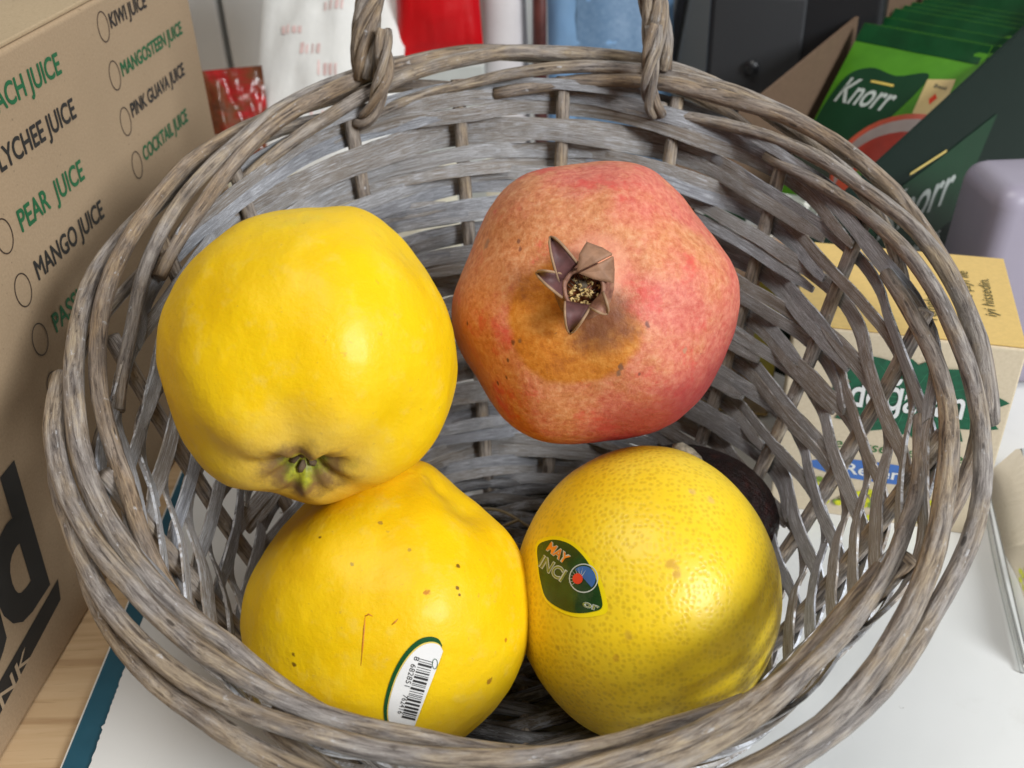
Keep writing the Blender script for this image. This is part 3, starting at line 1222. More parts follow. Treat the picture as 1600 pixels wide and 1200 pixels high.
for px, py, r, cc in ((1055, 888, .0028, (.50, .22, .03)), (1062, 903, .0022, (.50, .22, .04)), (970, 1032, .0018, (.55, .27, .02)), (876, 1022, .0014, (.38, .22, .02)), (1090, 770, .0018, (.66, .42, .14)), (1120, 782, .0020, (.66, .42, .14)), (990, 998, .0022, (.52, .30, .03))):
    x, y = pxg((px, py))
    h = bvhg.ray_cast(Vector((x, y, .2)), Vector((0, 0, -1)))[0] or Vector((x, y, .02))
    ds = k.math('ADD', k.dist(o, tuple(h)), k.math('MULTIPLY', k.math('SUBTRACT', k.noise(o, 420, 3), .5), r * 1.3))
    base = k.mix(k.math('MULTIPLY', k.step(ds, r, r * .3), .6), base, cc)
k.col(base)
k.set(Roughness=.39)
k.b.inputs['Specular IOR Level'].default_value = .4
k.b.inputs['Subsurface Weight'].default_value = .1
k.b.inputs['Subsurface Radius'].default_value = (.01, .006, .001)
k.b.inputs['Subsurface Scale'].default_value = .5
hb = k.math('ADD', k.math('MULTIPLY', pore, -1.0), k.math('MULTIPLY', k.noise(o, 120, 3), .6))
k.bump(hb, .13, .0008)
obj('body', me, k.m, grape, MG)
# leaf-shaped sticker with the printed emblem
leaf = [(835, 858), (852, 848), (875, 847), (902, 857), (927, 880), (945, 910), (955, 940), (957, 962), (940, 970), (912, 973), (884, 967), (856, 950), (844, 920), (838, 890)]
lf = [pxg(p) for p in outline(leaf, 5)]
M_SY = flat('yellow_sticker_edge', (.85, .66, .008), .2, .05)
ks = NT('green_sticker_print')
os_ = ks.coord()
ks.col(ks.ramp(ks.noise(os_, 130, 4), [(.3, (.010, .034, .008)), (.7, (.022, .07, .014))]))
ks.set(Roughness=.16)
ks.bump(ks.noise(os_, 160, 4), .25, .001)
gst = obj('sticker', conform(poly_mesh(lf, 8, 'sticker'), bvhg, .00022), M_SY, grape, MG)
cgx, cgy = pxg((896, 912))
inner = [(cgx + (x - cgx) * .90 - .0004, cgy + (y - cgy) * .90 + .0001) for x, y in lf]
obj('green_field', conform(poly_mesh(inner, 8), bvhg, .00040), ks.m, gst, MG)
M_OR = flat('orange_print', (.75, .23, .02), .25, .2, 400)
M_OL = flat('olive_print', (.20, .22, .03), .25, .2)
M_SIL = flat('silver_print', (.52, .55, .50), .2, .1)
M_BLU = flat('blue_print', (.05, .14, .38), .25, .2)
M_RED = flat('red_print', (.70, .05, .015), .25, .2)


def gtext(s_, at_, to_, h, mat, bold, off, outl=False):
    a, b = Vector((*pxg(at_), 0)), Vector((*pxg(to_), 0))
    rot = math.atan2(b.y - a.y, b.x - a.x)
    L = (b - a).length
    if outl:
        obj('lettering', conform(text_mesh(s_, L, h, bold + .05), bvhg, off - .0001, pxg(at_), rot), M_SIL, gst, MG)
    obj('lettering', conform(text_mesh(s_, L, h, bold), bvhg, off, pxg(at_), rot), mat, gst, MG)


gtext('MAY', (856, 868), (890, 892), .0031, M_OR, .02, .0006, True)
gtext('INCI', (842, 893), (884, 919), .0040, M_OL, .0, .0006, True)
gtext('or', (918, 955), (944, 962), .0022, M_OL, .0, .0006, True)
obj('emblem_ring', conform(ring_mesh(.0048, .0046, .00035), bvhg, .0006, pxg((920, 913))), M_SIL, gst, MG)
gl = [(.0040 * math.cos(a), .0038 * math.sin(a)) for a in [R(-48 + 180 * i / 16) for i in range(17)]]
obj('emblem_globe', conform(poly_mesh(gl, 3), bvhg, .00062, pxg((920, 913))), M_BLU, gst, MG)
for q in range(9):
    a = R(135 + 180 * (q - 4) / 9)
    ry = [(math.cos(a + .09) * .0012, math.sin(a + .09) * .0012), (math.cos(a) * .0040, math.sin(a) * .0040), (math.cos(a - .09) * .0012, math.sin(a - .09) * .0012)]
    obj('emblem_ray', conform(poly_mesh(ry, 2), bvhg, .00066, pxg((914, 915))), M_SIL, gst, MG)
sn = [(.0017 * math.cos(a), .0017 * math.sin(a)) for a in [2 * math.pi * i / 20 for i in range(20)]]
obj('emblem_sun', conform(poly_mesh(sn, 3), bvhg, .0007, pxg((911, 914))), M_RED, gst, MG)

# --- dark fruit behind the grapefruit


def avo(d):
    r = 1.0 + .02 * noise.noise(d * 1.6) + .010 * noise.noise(d * 9) + .006 * noise.noise(d * 26)
    return r


c = Vector((.0755, .3335, .0355))
MA = Matrix.Translation(c) @ Matrix.Rotation(math.atan2(-.475, .88), 4, 'Z')   # x along the fruit, y away from the grapefruit
av = thing('avocado', (c.x, c.y, .01), 'dark maroon pebbled avocado with a dry pale stem stub', 'avocado')
V = [Vector((d.x * .037, d.y * .027, d.z * .028)) * avo(d) for d in ICO_V]
me, bvha = mesh('body', V, ICO_F), BVHTree.FromPolygons(V, ICO_F)
k = NT('dark_avocado_skin')
o = k.coord()
n1 = k.noise(o, 260, 4, .6)
base = k.ramp(n1, [(.35, (.007, .002, .0016)), (.6, (.028, .005, .004)), (.78, (.10, .020, .012))])
k.col(base)
k.set(Roughness=.45)
k.bump(k.noise(o, 380, 4, .6), 1.0, .002)
obj('body', me, k.m, av, MA)
sd = unit(-.12, -.10, .98)
h = bvha.ray_cast(sd * .2, -sd)[0]
t1 = unit(.80, .0, -.45)
V, F, U = tube([h - t1 * .0075 + sd * .0006, h - t1 * .004 + sd * .002, h + sd * .0022, h + t1 * .004 + sd * .0018, h + t1 * .0075], [.0014, .0032, .0036, .0032, .0018], 9, .6, 4, .8)
obj('stem_stub', mesh('stem_stub', V, F, U), flat('dry_stem', (.62, .54, .40), .8, .45, 420, bump=.8), av, MA)

# ------------------------------------------------------------------ juice carton on the left
P0 = Vector((-.2, .252, -.0035))
E_ = Vector((.033, .324, 0)).normalized()
N_ = Vector((E_.y, -E_.x, 0))
carton = thing('juice_carton', P0, 'large kraft cardboard carton printed with a list of juice flavours', 'carton')
CH = .2245
MB = frame(P0 - E_ * .17 - N_ * .20, E_, Vector((0, 0, 1)).cross(E_))   # x along the face, y away to the left
LN = .17 + .3262
body = bpy.data.meshes.new('body')
me = box_mesh('body', LN, .20, CH + .0035, .002, 3)
obj('body', me, M_KRAFT, carton, frame(P0 - E_ * .17, E_, -N_))
M_FLAP = kraft_mat('kraft_flap', (.42, .315, .19), (.50, .38, .24))
obj('top_flap', box_mesh('top_flap', LN - .006, .098, .0018, .0006), M_FLAP, carton, frame(P0 - E_ * .167 - N_ * .002 + Vector((0, 0, CH + .0037)), E_, -N_))
obj('top_flap', box_mesh('top_flap', LN - .006, .096, .0018, .0006), M_FLAP, carton, frame(P0 - E_ * .167 - N_ * .102 + Vector((0, 0, CH + .0037)), E_, -N_))


def face(s, h, off=.00025):
    return frame(P0 + Vector((0, 0, .0035)) + E_ * s + Vector((0, 0, h)) + N_ * off, E_, (0, 0, 1))


for s, i0, h0, L, hh, mt, bo in (
        ('PEACH JUICE', .1130, .2056, .0628, .0088, M_GREENINK, .012), ('LYCHEE JUICE', .1140, .1862, .0640, .0086, M_BLACKINK, .012),
        ('PEAR  JUICE', .1150, .1613, .0560, .0090, M_GREENINK, .012), ('MANGO JUICE', .1156, .1400, .0630, .0086, M_BLACKINK, .012),
        ('PASSION JUICE', .1162, .1155, .0700, .0084, M_GREENINK, .012),
        ('KIWI JUICE', .2290, .2105, .0420, .0066, M_BLACKINK, .012), ('MANGOSTEEN JUICE', .2290, .1886, .0790, .0066, M_GREENINK, .012),
        ('PINK GUAVA JUICE', .2290, .1690, .0710, .0068, M_BLACKINK, .012), ('COCKTAIL JUICE', .2305, .1465, .0610, .0072, M_GREENINK, .012)):
    obj('lettering', text_mesh(s, L, hh, 0, thick=.00028), mt, carton, face(i0, h0))
M_BROWNINK = flat('dark_brown_ink', (.05, .03, .018), .6, .1)
for (s0, h0) in ((.1030, .1650), (.1037, .1418), (.1040, .1193), (.1032, .0970)):
    obj('tick_circle', ring_mesh(.0058, .0070, .0006), M_BROWNINK, carton, face(s0, h0))
for (s0, h0) in ((.2216, .2129), (.2212, .1912), (.2208, .1697), (.2216, .1479)):
    obj('tick_circle', ring_mesh(.0055, .0068, .0006), M_BROWNINK, carton, face(s0, h0))
big = text_mesh('ed', .070, .058, .035, .12)
obj('large_lettering', big, M_BLACKINK, carton, face(-.006, .0318))
bar = mesh('bar', [(-.05, .0110, 0), (.0622, .0165, 0), (.0640, .0262, 0), (-.05, .0215, 0)], [(0, 1, 2, 3)], smooth=False)
bar = mesh('bar', [(-.05, .0060, 0), (.0605, .0178, 0), (.0634, .0268, 0), (-.05, .0178, 0)], [(0, 1, 2, 3)], smooth=False)
obj('printed_bar', bar, M_BLACKINK, carton, face(0, 0))
tm = text_mesh('DRINK', .052, .0066, .008, .1)
mt_ = face(-.0200, .0098, .0005) @ Matrix.Rotation(.10, 4, 'Z')
obj('lettering', tm, M_KRAFTINK, carton, mt_)

# ------------------------------------------------------------------ tea box on the right
T0 = Vector((.1225, .3765, 0))
TX = Vector((.955, -.296, 0)).normalized()
TY = Vector((.296, .955, 0)).normalized()
tea = thing('tea_box', T0, 'kraft-coloured herbal tea box with green leaf logo and blue label', 'tea box')
TW, TD, TH_ = .0925, .084, .100
kf = NT('tea_box_kraft')
of = kf.coord()
kf.col(kf.ramp(kf.noise(of, 700, 3), [(.3, (.64, .53, .37)), (.7, (.71, .60, .44))]))
kf.set(Roughness=.6)
obj('body', box_mesh('body', TW, TD, TH_, .0008), kf.m, tea, frame(T0, TX, TY))
kg = flat('golden_card', (.70, .48, .16), .55, .05, 500)
obj('top_flap', box_mesh('top_flap', TW - .001, TD - .0006, .0009, .0003), kg, tea, frame(T0 + TX * .0005 + TY * .0009 + Vector((0, 0, TH_ + .0002)), TX, TY))


def tface(x, z, off=.0003):
    return frame(T0 + TX * x + Vector((0, 0, z)) - TY * off, TX, (0, 0, 1))


def ttop(x, y, rot=0.0, off=.0015):
    return frame(T0 + TX * x + TY * y + Vector((0, 0, TH_ + off)), TX, TY) @ Matrix.Rotation(rot, 4, 'Z')


M_DKG = flat('dark_text', (.10, .085, .02), .6)
for s, x, y, L in (('Yemek sonrası', .0585, .014, .046), ('Rezene çayı ile', .0745, .020, .046), ('iyi hissedin.', .0830, .024, .036)):
    obj('lettering', text_mesh(s, L, .0052, 0, .15), M_DKG, tea, ttop(x, y, R(90)))
M_LEAFG = flat('leaf_green_print', (.004, .10, .045), .4, .3, 220)
M_VEIN = flat('leaf_vein_print', (.05, .26, .13), .4, .1)
LC = (.052, .071)
for i, (a, L, wd) in enumerate(((4, .0395, .0075), (-16, .0395, .0075), (-38, .032, .007), (-66, .026, .0075), (-100, .024, .0075), (-128, .026, .0075), (-152, .033, .0075), (-176, .036, .0075), (160, .033, .007), (135, .026, .007), (105, .022, .007), (70, .022, .007), (40, .026, .007), (20, .033, .007))):
    o_ = obj('leaf_print', poly_mesh(leaf_outline(L, wd), 2), M_LEAFG, tea, tface(LC[0], LC[1], .0003 + .00003 * i) @ Matrix.Rotation(R(a), 4, 'Z'))
    obj('leaf_vein', mesh('vein', [(0, -.0002, 0), (L * .96, 0, 0), (0, .0002, 0)], [(0, 1, 2)], smooth=False), M_VEIN, o_, tface(LC[0], LC[1], .0008) @ Matrix.Rotation(R(a), 4, 'Z'))
M_WH = flat('white_print', (.80, .80, .78), .5, .03)
obj('lettering', text_mesh('doğadan', .047, .0155, .015), M_WH, tea, tface(.0275, .0635, .0010))
M_GRT = flat('green_text', (.03, .16, .04), .5)
obj('lettering', text_mesh('Geleneksel Lezzetler', .070, .0058, 0, .15), M_GRT, tea, tface(.013, .0395))
pill = outline([(.014, .0285), (.030, .0335), (.060, .0335), (.078, .0285), (.060, .0235), (.030, .0235)], 6)
obj('label_print', poly_mesh(pill, 3), flat('blue_label_print', (.06, .17, .50), .5, .05), tea, tface(0, 0))
obj('lettering', text_mesh('Rezene', .030, .0062, .014), M_WH, tea, tface(.031, .0258, .0005))
M_FL = flat('yellow_flower_print', (.62, .62, .02), .6, .3, 500)
M_FG = flat('flower_stem_print', (.20, .30, .04), .6, .3, 500)
rg = random.Random(5)
for i in range(60):
    x, y = rg.uniform(.015, .078), rg.gauss(.0115, .0045)
    r = rg.uniform(.0010, .0022)
    pts = [(x + r * math.cos(a) * (1 + .3 * rg.random()), y + r * math.sin(a) * (1 + .3 * rg.random())) for a in [2 * math.pi * q / 9 for q in range(9)]]
    obj('flower_print', poly_mesh(pts, 1), M_FG if i % 4 == 0 else M_FL, tea, tface(0, 0, .0003 + .00001 * i))

# ------------------------------------------------------------------ soup sachets in their display carton
D1 = Vector((.65, -.76, 0)).normalized()
D2 = Vector((.76, .65, 0)).normalized()
ZV = Vector((0, 0, 1))
K0 = Vector((.212, .534, 0))       # near panel, where its cut edge is 114 mm high
SL = .30


def panel(a, b, za, zb, th=.0022):
    """upright board from a to b (ground points), cut sloping from za to zb"""
    d = (b - a).normalized()
    nrm = Vector((-d.y, d.x, 0)) * th
    V = []
    for q in (Vector((0, 0, 0)), nrm):
        V += [a + q, b + q, b + q + ZV * zb, a + q + ZV * za]
    return mesh('panel', V, [(0, 1, 2, 3), (7, 6, 5, 4), (0, 4, 5, 1), (3, 2, 6, 7), (0, 3, 7, 4), (1, 5, 6, 2)], smooth=False)


M_DKGREEN = flat('dark_green_card', (.004, .014, .009), .6, .06, 200, .2)
M_MIDGREEN = flat('mid_green_print', (.006, .042, .015), .5, .06, 60, .2)
M_BROWNCARD = flat('brown_card', (.14, .085, .05), .8, .08, 300)
M_GREYCARD = flat('grey_green_card', (.10, .115, .10), .6, .08, 300)
M_LOGO = flat('white_logo_print', (.48, .52, .48), .5, .05)
KW = .098
disp = thing('display_carton', K0, 'dark green display carton holding green soup sachets', 'carton')
f0, f1 = K0 - D2 * .07, K0 + D2 * .26
zA, zB = .114 - .07 * SL, .114 + .26 * SL
obj('near_panel', panel(f0, f1, zA, zB), M_DKGREEN, disp)
obj('far_panel', panel(f0 - D1 * KW, f1 - D1 * KW, zA + .004, zB + .004), M_BROWNCARD, disp)
obj('front_panel', panel(f0 - D1 * KW, f0, .05, .05), M_DKGREEN, disp)
obj('back_panel', panel(f1 - D1 * KW, f1, zB, zB), M_GREYCARD, disp)
obj('bottom', mesh('bottom', [f0 + ZV * .001, f1 + ZV * .001, f1 - D1 * KW + ZV * .001, f0 - D1 * KW + ZV * .001], [(0, 1, 2, 3)], smooth=False), M_BROWNCARD, disp)
fl0 = f1 + ZV * zB
obj('back_flap', mesh('back_flap', [fl0 + D1 * .05 - D2 * .055 + ZV * .004, fl0 + D2 * .02 + D1 * .05 + ZV * .012, fl0 - D1 * KW + D2 * .02 + ZV * .012, fl0 - D1 * KW - D2 * .055 + ZV * .004], [(0, 1, 2, 3)], smooth=False), M_GREYCARD, disp)


def kface(s, z, off=.0004):
    return frame(K0 + D2 * s + ZV * z + D1 * off, D2, (0, 0, 1))


fl = [(-.02, .030), (.10, .045), (.13, .107), (.09, .100), (.05, .093), (-.01, .085)]
obj('flag_print', poly_mesh(fl, 3), M_MIDGREEN, disp, kface(0, 0))
obj('lettering', text_mesh('Knorr', .086, .026, .012, .35), M_LOGO, disp, kface(.004, .062, .0008))
obj('gold_stroke', mesh('g', [(.03, .0945, 0), (.07, .098, 0), (.07, .0995, 0), (.03, .096, 0)], [(0, 1, 2, 3)], smooth=False), M_STY, disp, kface(0, 0, .0008))
obj('lettering', text_mesh('DOMATES', .05, .008, .01), M_LOGO, disp, kface(.035, .035, .0008))

LEAN = R(40)
SWD, SHT = .086, .135
wv_ = (D2 * math.sin(LEAN) + ZV * math.cos(LEAN)).normalized()   # up along the sachet


def sachet_surface():
    nx, ny = 16, 20
    V, F = [], []
    for s_ in (1, -1):
        for i in range(nx + 1):
            for j in range(ny + 1):
                x, y = i / nx, j / ny
                b = (max(0, math.sin(math.pi * x)) ** .6) * (max(0, math.sin(math.pi * min(1, max(0, (y - .04) / .86)))) ** .5) * .0042
                b += .0007 * noise.noise(Vector((x * 5, y * 7, 3))) * (1 if s_ > 0 else .3)
                V.append((x * SWD, y * SHT, s_ * (b + .0002)))
    N = (nx + 1) * (ny + 1)
    for i in range(nx):
        for j in range(ny):
            a = i * (ny + 1) + j
            F.append((a, a + ny + 1, a + ny + 2, a + 1))
            F.append((N + a, N + a + 1, N + a + ny + 2, N + a + ny + 1))
    return V, F


SV, SF = sachet_surface()
sbvh = BVHTree.FromPolygons([Vector(v) for v in SV], SF)
ME_SACHET = mesh('sachet', SV, SF)
kl = NT('light_green_foil')
ol = kl.coord()
kl.col(kl.ramp(kl.noise(ol, 40, 3), [(.3, (.055, .205, .010)), (.7, (.085, .28, .016))]))
kl.set(Roughness=.42)
kl.b.inputs['Specular IOR Level'].default_value = .25
kl.bump(kl.noise(ol, 80, 4), .3, .001)
M_FOIL = kl.m
M_DFOIL = flat('dark_green_foil', (.004, .052, .013), .38, .25, 60, .2)
M_SGREY = flat('sachet_grey_print', (.045, .06, .045), .35, .06)
M_CREAM = flat('cream_print', (.62, .46, .19), .4, .1)
M_SOUP = flat('tomato_soup_print', (.40, .035, .018), .35, .25, 50)
M_SOUPL = flat('tomato_light_print', (.55, .085, .04), .35, .2, 50)
M_BOWL = flat('bowl_print', (.38, .31, .29), .35, .1)
PRN = []


def sprint(name, me, mat, off, shift=(0, 0)):
    conform(me, sbvh, off, shift)
    me.materials.clear()
    PRN.append((name, me, mat))


def strip_rect(x0, y0, x1, y1, n=12, m_=4):
    V, F = [], []
    for i in range(n + 1):
        for j in range(m_ + 1):
            V.append((x0 + (x1 - x0) * i / n, y0 + (y1 - y0) * j / m_, 0))
    for i in range(n):
        for j in range(m_):
            a = i * (m_ + 1) + j
            F.append((a, a + m_ + 1, a + m_ + 2, a + 1))
    return mesh('rect', V, F)


sprint('top_band', strip_rect(.0003, SHT * .905, SWD - .0003, SHT - .0003, 16, 4), M_DFOIL, .0003)
sprint('flag_print', poly_mesh(outline([(.003, .058), (.030, .056), (.046, .068), (.060, .108), (.040, .104), (.020, .106), (.006, .094)], 5), 5), M_MIDGREEN, .0004)
sprint('dark_panel', strip_rect(.0005, .024, .050, .057, 12, 8), M_SGREY, .0003)
sprint('lettering', text_mesh('Knorr', .040, .018, .012, .35), M_LOGO, .0006, (.008, .080))
sprint('lettering', text_mesh('DOMATES', .034, .010, .01), M_LOGO, .0006, (.004, .040))
sprint('gold_stroke', strip_rect(.026, .0965, .042, .098, 4, 1), M_STY, .0006)
sprint('quality_tag', poly_mesh([(.062, .083), (.078, .086), (.076, .110), (.060, .106)], 4), M_CREAM, .0005)
sprint('tag_heart', poly_mesh([(.067, .094), (.069, .091), (.0715, .096), (.069, .0985)], 1), M_RED, .0007)
sprint('lettering', text_mesh('Best', .008, .0026, .01), M_SGREY, .0007, (.066, .102))
el = lambda cx, cy, rx, ry: [(cx + rx * math.cos(2 * math.pi * i / 40), cy + ry * math.sin(2 * math.pi * i / 40)) for i in range(40)]
clip = lambda P: [(min(max(x, .0006), SWD - .0006), max(y, .002)) for x, y in P]
sprint('bowl_outer', poly_mesh(clip(el(.082, .044, .052, .042)), 6), M_SOUPL, .0005)
sprint('bowl_rim', poly_mesh(clip(el(.082, .043, .049, .0395)), 6), M_BOWL, .00065)
sprint('soup', poly_mesh(clip(el(.082, .040, .045, .034)), 6), M_SOUP, .0008)
sprint('soup_light', poly_mesh(clip(el(.070, .028, .032, .019)), 6), M_SOUPL, .00095)
sprint('basil_leaf', poly_mesh(el(.052, .036, .0065, .005), 3), flat('basil_print', (.08, .22, .03), .4, .2), .0011)
TL = Vector((.243, .672, .1475)) - D1 * .005
ordw = ['front', 'second', 'third', 'fourth', 'fifth', 'sixth', 'seventh', 'eighth']
for i in range(8):
    org = TL - wv_ * SHT + D2 * (.0115 * i + random.uniform(-.002, .002)) + ZV * (.0018 * i + random.uniform(-.004, .004)) + D1 * random.uniform(-.001, .001)
    s_ = thing('soup_sachet', org, ('front green soup sachet with white logo and red soup bowl in the display carton' if i == 0 else f'{ordw[i]} green soup sachet from the front in the display carton'), 'sachet', 'soup sachets in the display carton')
    Ms = frame(org, D1, wv_)
    obj('pouch', ME_SACHET, M_FOIL, s_, Ms)
    for nm, me, mt in (PRN if i == 0 else PRN[:1]):
        o_ = bpy.data.objects.new(nm, me)
        if not me.materials:
            me.materials.append(mt)
        place(o_, s_, Ms)

# ------------------------------------------------------------------ lilac tub behind the tea box
tub = thing('plastic_tub', (.30, .50, 0), 'pale lilac plastic tub with rounded corners behind the tea box', 'tub')
M_LILAC = flat('lilac_plastic', (.33, .295, .365), .38, .03, 30)
bm = bmesh.new()
bmesh.ops.create_cube(bm, size=1)
bmesh.ops.scale(bm, vec=(.20, .052, .118), verts=bm.verts)
for v_ in bm.verts:
    if v_.co.z < 0:
        v_.co.x *= 1.06
        v_.co.y *= 1.06
bmesh.ops.translate(bm, vec=(.1, .026, .059), verts=bm.verts)
bmesh.ops.bevel(bm, geom=bm.edges[:], offset=.011, segments=5, profile=.5, affect='EDGES')
me = bpy.data.meshes.new('body')
bm.to_mesh(me)
bm.free()
me.polygons.foreach_set('use_smooth', [True] * len(me.polygons))
MT = frame((.2475, .468, .0005), (.995, .0, 0), (.0, .995, 0))
obj('body', me, M_LILAC, tub, MT)

# ------------------------------------------------------------------ clear clamshell at the right edge
clam = thing('clear_clamshell', (.25, .33, 0), 'clear plastic clamshell with ribbed corner holding brown sweets', 'clamshell')
M_CLEAR = clear_mat('clear_plastic', alpha=.17)
CX = frame((.208, .268, .001), (.42, .907, 0), (-.907, .42, 0))   # x along its long side, away from the camera
CXi = frame((.216, .262, .001), (.30, .954, 0), (.954, -.30, 0))


def shell(L, wd, h, rib):
    V, F = [], []
    n = 260
    for i in range(n + 1):
        f = i / n
        x = f * L
        for j, (yy, zz) in enumerate(((0, .002), (.002, .006), (.010, h), (.016, h + .002), (wd, h + .004))):
            y = yy + (rib * (math.sin(f * 60) if 1 <= j <= 2 else 0))
            V.append((x, y, zz))
    for i in range(n):
        for j in range(4):
            a = i * 5 + j
            F.append((a, a + 1, a + 6, a + 5))
    return mesh('shell', V, F)


CO = Vector((.199, .268, .0008))
cxv = Vector((.26, .966, 0)).normalized()
cyv = Vector((.966, -.26, 0)).normalized()
MC = Matrix((cxv, cyv, Vector((0, 0, 1)))).transposed().to_4x4()
MC.translation = CO
obj('tray', shell(.125, .11, .020, .0), M_CLEAR, clam, MC)
for i in range(7):
    r = .010 + i * .0052
    pts = [Vector((.088 + r * 1.0 * math.cos(a), .004 + .009 * math.sin(a) + i * .0012, .006 + r * .75 * abs(math.sin(a)))) for a in [math.pi * q / 24 for q in range(25)]]
    V, F, U = tube(pts, .0010, 6)
    obj('rib', mesh('rib', V, F, U), M_CLEAR, clam, MC)
pts = [(0, -.0015, .0005), (.06, -.0025, .0005), (.125, -.0015, .0005)]
V, F, U = tube(catmull(pts, 8), .0016, 7)
obj('rolled_edge', mesh('rolled_edge', V, F, U), M_CLEAR, clam, MC)
M_DATE = flat('brown_sweet', (.16, .065, .025), .4, .35, 90, bump=.4)
rg = random.Random(17)
for i in range(3):
    V_, F_ = ico(3)
    p = Vector((.052 + .028 * i + rg.uniform(-.003, .003), .040 + rg.uniform(-.004, .008) + (.016 if i % 2 else 0), .014))
    sx_, sy_, sz_ = rg.uniform(.012, .016), rg.uniform(.009, .011), .0125
    a = rg.uniform(0, 3)
    V = []
    for d in V_:
        q = Vector((d.x * sx_, d.y * sy_, d.z * sz_)) * (1 + .10 * noise.noise(d * 3 + Vector((i, 0, 0))))
        V.append(p + Matrix.Rotation(a, 3, 'Z') @ q)
    sw = obj('brown_sweet', mesh('brown_sweet', V, F_), M_DATE, None, MC)
    tag(sw, ['glossy brown sweet in the clear clamshell, nearest to the front', 'glossy brown sweet in the clear clamshell, middle one of the row', 'glossy brown sweet in the clear clamshell, farthest back beside the tea box'][i], 'sweet', 'sweets in the clamshell')

# ------------------------------------------------------------------ packets and boxes behind the basket


def pouch(name, wd, ht, dp, mat, parent, M, seed, crumple=.003, nx=22, ny=26, pinch=.10):
    V, F = [], []
    for s_ in (1, -1):
        for i in range(nx + 1):
            for j in range(ny + 1):
                x, y = i / nx, j / ny
                yy = min(1, max(0, (y - pinch * .4) / (1 - pinch)))
                b = (max(0, math.sin(math.pi * x)) ** .55) * (max(0, math.sin(math.pi * yy)) ** .5) * dp / 2
                cr = noise.fractal(Vector((x * 4 * wd / .1, y * 4 * ht / .1, seed + s_)), 1.0, 2.0, 3)
                cr2 = abs(noise.noise(Vector((x * 7, y * 3, seed * 2 + s_))))
                edge_ = min(x, 1 - x, y, 1 - y) * 8
                b += (cr - cr2 * .8) * crumple * min(1, edge_)
                V.append(((x - .5) * wd * (1 - .06 * math.sin(math.pi * y)), y * ht, s_ * (b + .0003)))
    N = (nx + 1) * (ny + 1)
    for i in range(nx):
        for j in range(ny):
            a = i * (ny + 1) + j
            F.append((a, a + ny + 1, a + ny + 2, a + 1))
            F.append((N + a, N + a + 1, N + a + ny + 2, N + a + ny + 1))
    bv = BVHTree.FromPolygons([Vector(v) for v in V], F)
    return obj(name, mesh(name, V, F), mat, parent, M), bv


def lean_frame(base, yaw, lean):
    """local x across, local y up the packet, z towards the camera"""
    x = Vector((math.cos(yaw), math.sin(yaw), 0))
    y = Vector((-math.sin(yaw) * math.sin(lean), math.cos(yaw) * math.sin(lean), math.cos(lean)))
    return frame(base, x, y)


def foil(name, stops, rough=.25, scale=22, bump=.4):
    k = NT(name)
    o = k.coord()
    k.col(k.ramp(k.noise(o, scale, 4, .6, .6), stops))
    k.set(Roughness=rough)
    k.bump(k.noise(o, 70, 5), bump, .002)
    return k.m


# white paper sack with red print
t = thing('paper_sack', (-.13, .70, 0), 'white paper sack with faint red print leaning behind the basket', 'sack')
Mx = lean_frame((-.135, .655, .004), R(-8), R(38))
ob, bv = pouch('sack', .115, .275, .03, foil('white_paper', [(.3, (.70, .69, .655)), (.7, (.78, .77, .74))], .6, 14, .35), t, Mx, 3, .004)
M_FRED = flat('faded_red_print', (.72, .50, .47), .6, .15)
rg = random.Random(40)
for q in range(11):
    x, y = rg.uniform(-.040, .030), .10 + .016 * q
    a, b = rg.uniform(.004, .009), rg.uniform(.003, .006)
    for w_ in range(4):
        obj('red_print', conform(strip_rect(x + w_ * .0042, y, x + w_ * .0042 + rg.uniform(.0012, .0028), y + b * rg.uniform(1.2, 2.0), 2, 3), bv, .0008), M_FRED, t, Mx)

# snack packet between carton and sack
t = thing('snack_packet', (-.185, .72, 0), 'shiny red and brown crumpled snack packet between the juice carton and white sack', 'packet')
Mx = lean_frame((-.187, .690, .001), R(12), R(14))
ob, bv = pouch('packet', .052, .128, .036, foil('brown_red_foil', [(.30, (.04, .012, .008)), (.44, (.15, .05, .02)), (.54, (.30, .02, .018)), (.62, (.45, .02, .022)), (.72, (.60, .40, .22))], .18, 26, .6), t, Mx, 9, .011)
obj('cream_panel', conform(strip_rect(-.030, .012, -.004, .085, 8, 12), bv, .0008), foil('cream_foil', [(.3, (.62, .58, .40)), (.7, (.74, .70, .55))], .25), t, Mx)

# red pouch
t = thing('red_pouch', (-.035, .76, 0), 'bright red standing pouch beyond the back rim near the left handle foot', 'pouch')
Mx = lean_frame((-.046, .742, .001), R(2), R(10))
Mx.translation = Vector((-.042, .745, .118))
ob, bv = pouch('pouch', .062, .14, .03, foil('red_foil', [(.3, (.50, .003, .007)), (.7, (.62, .006, .010))], .3, 14, .25), t, Mx, 5, .002)
o_ = obj('card_box', box_mesh('card_box', .062, .04, .117, .002), flat('pale_grey_card', (.50, .51, .48), .7), None, Matrix.Translation((-.073, .735, .0005)))
tag(o_, 'pale grey cardboard box under the bright red pouch', 'box')
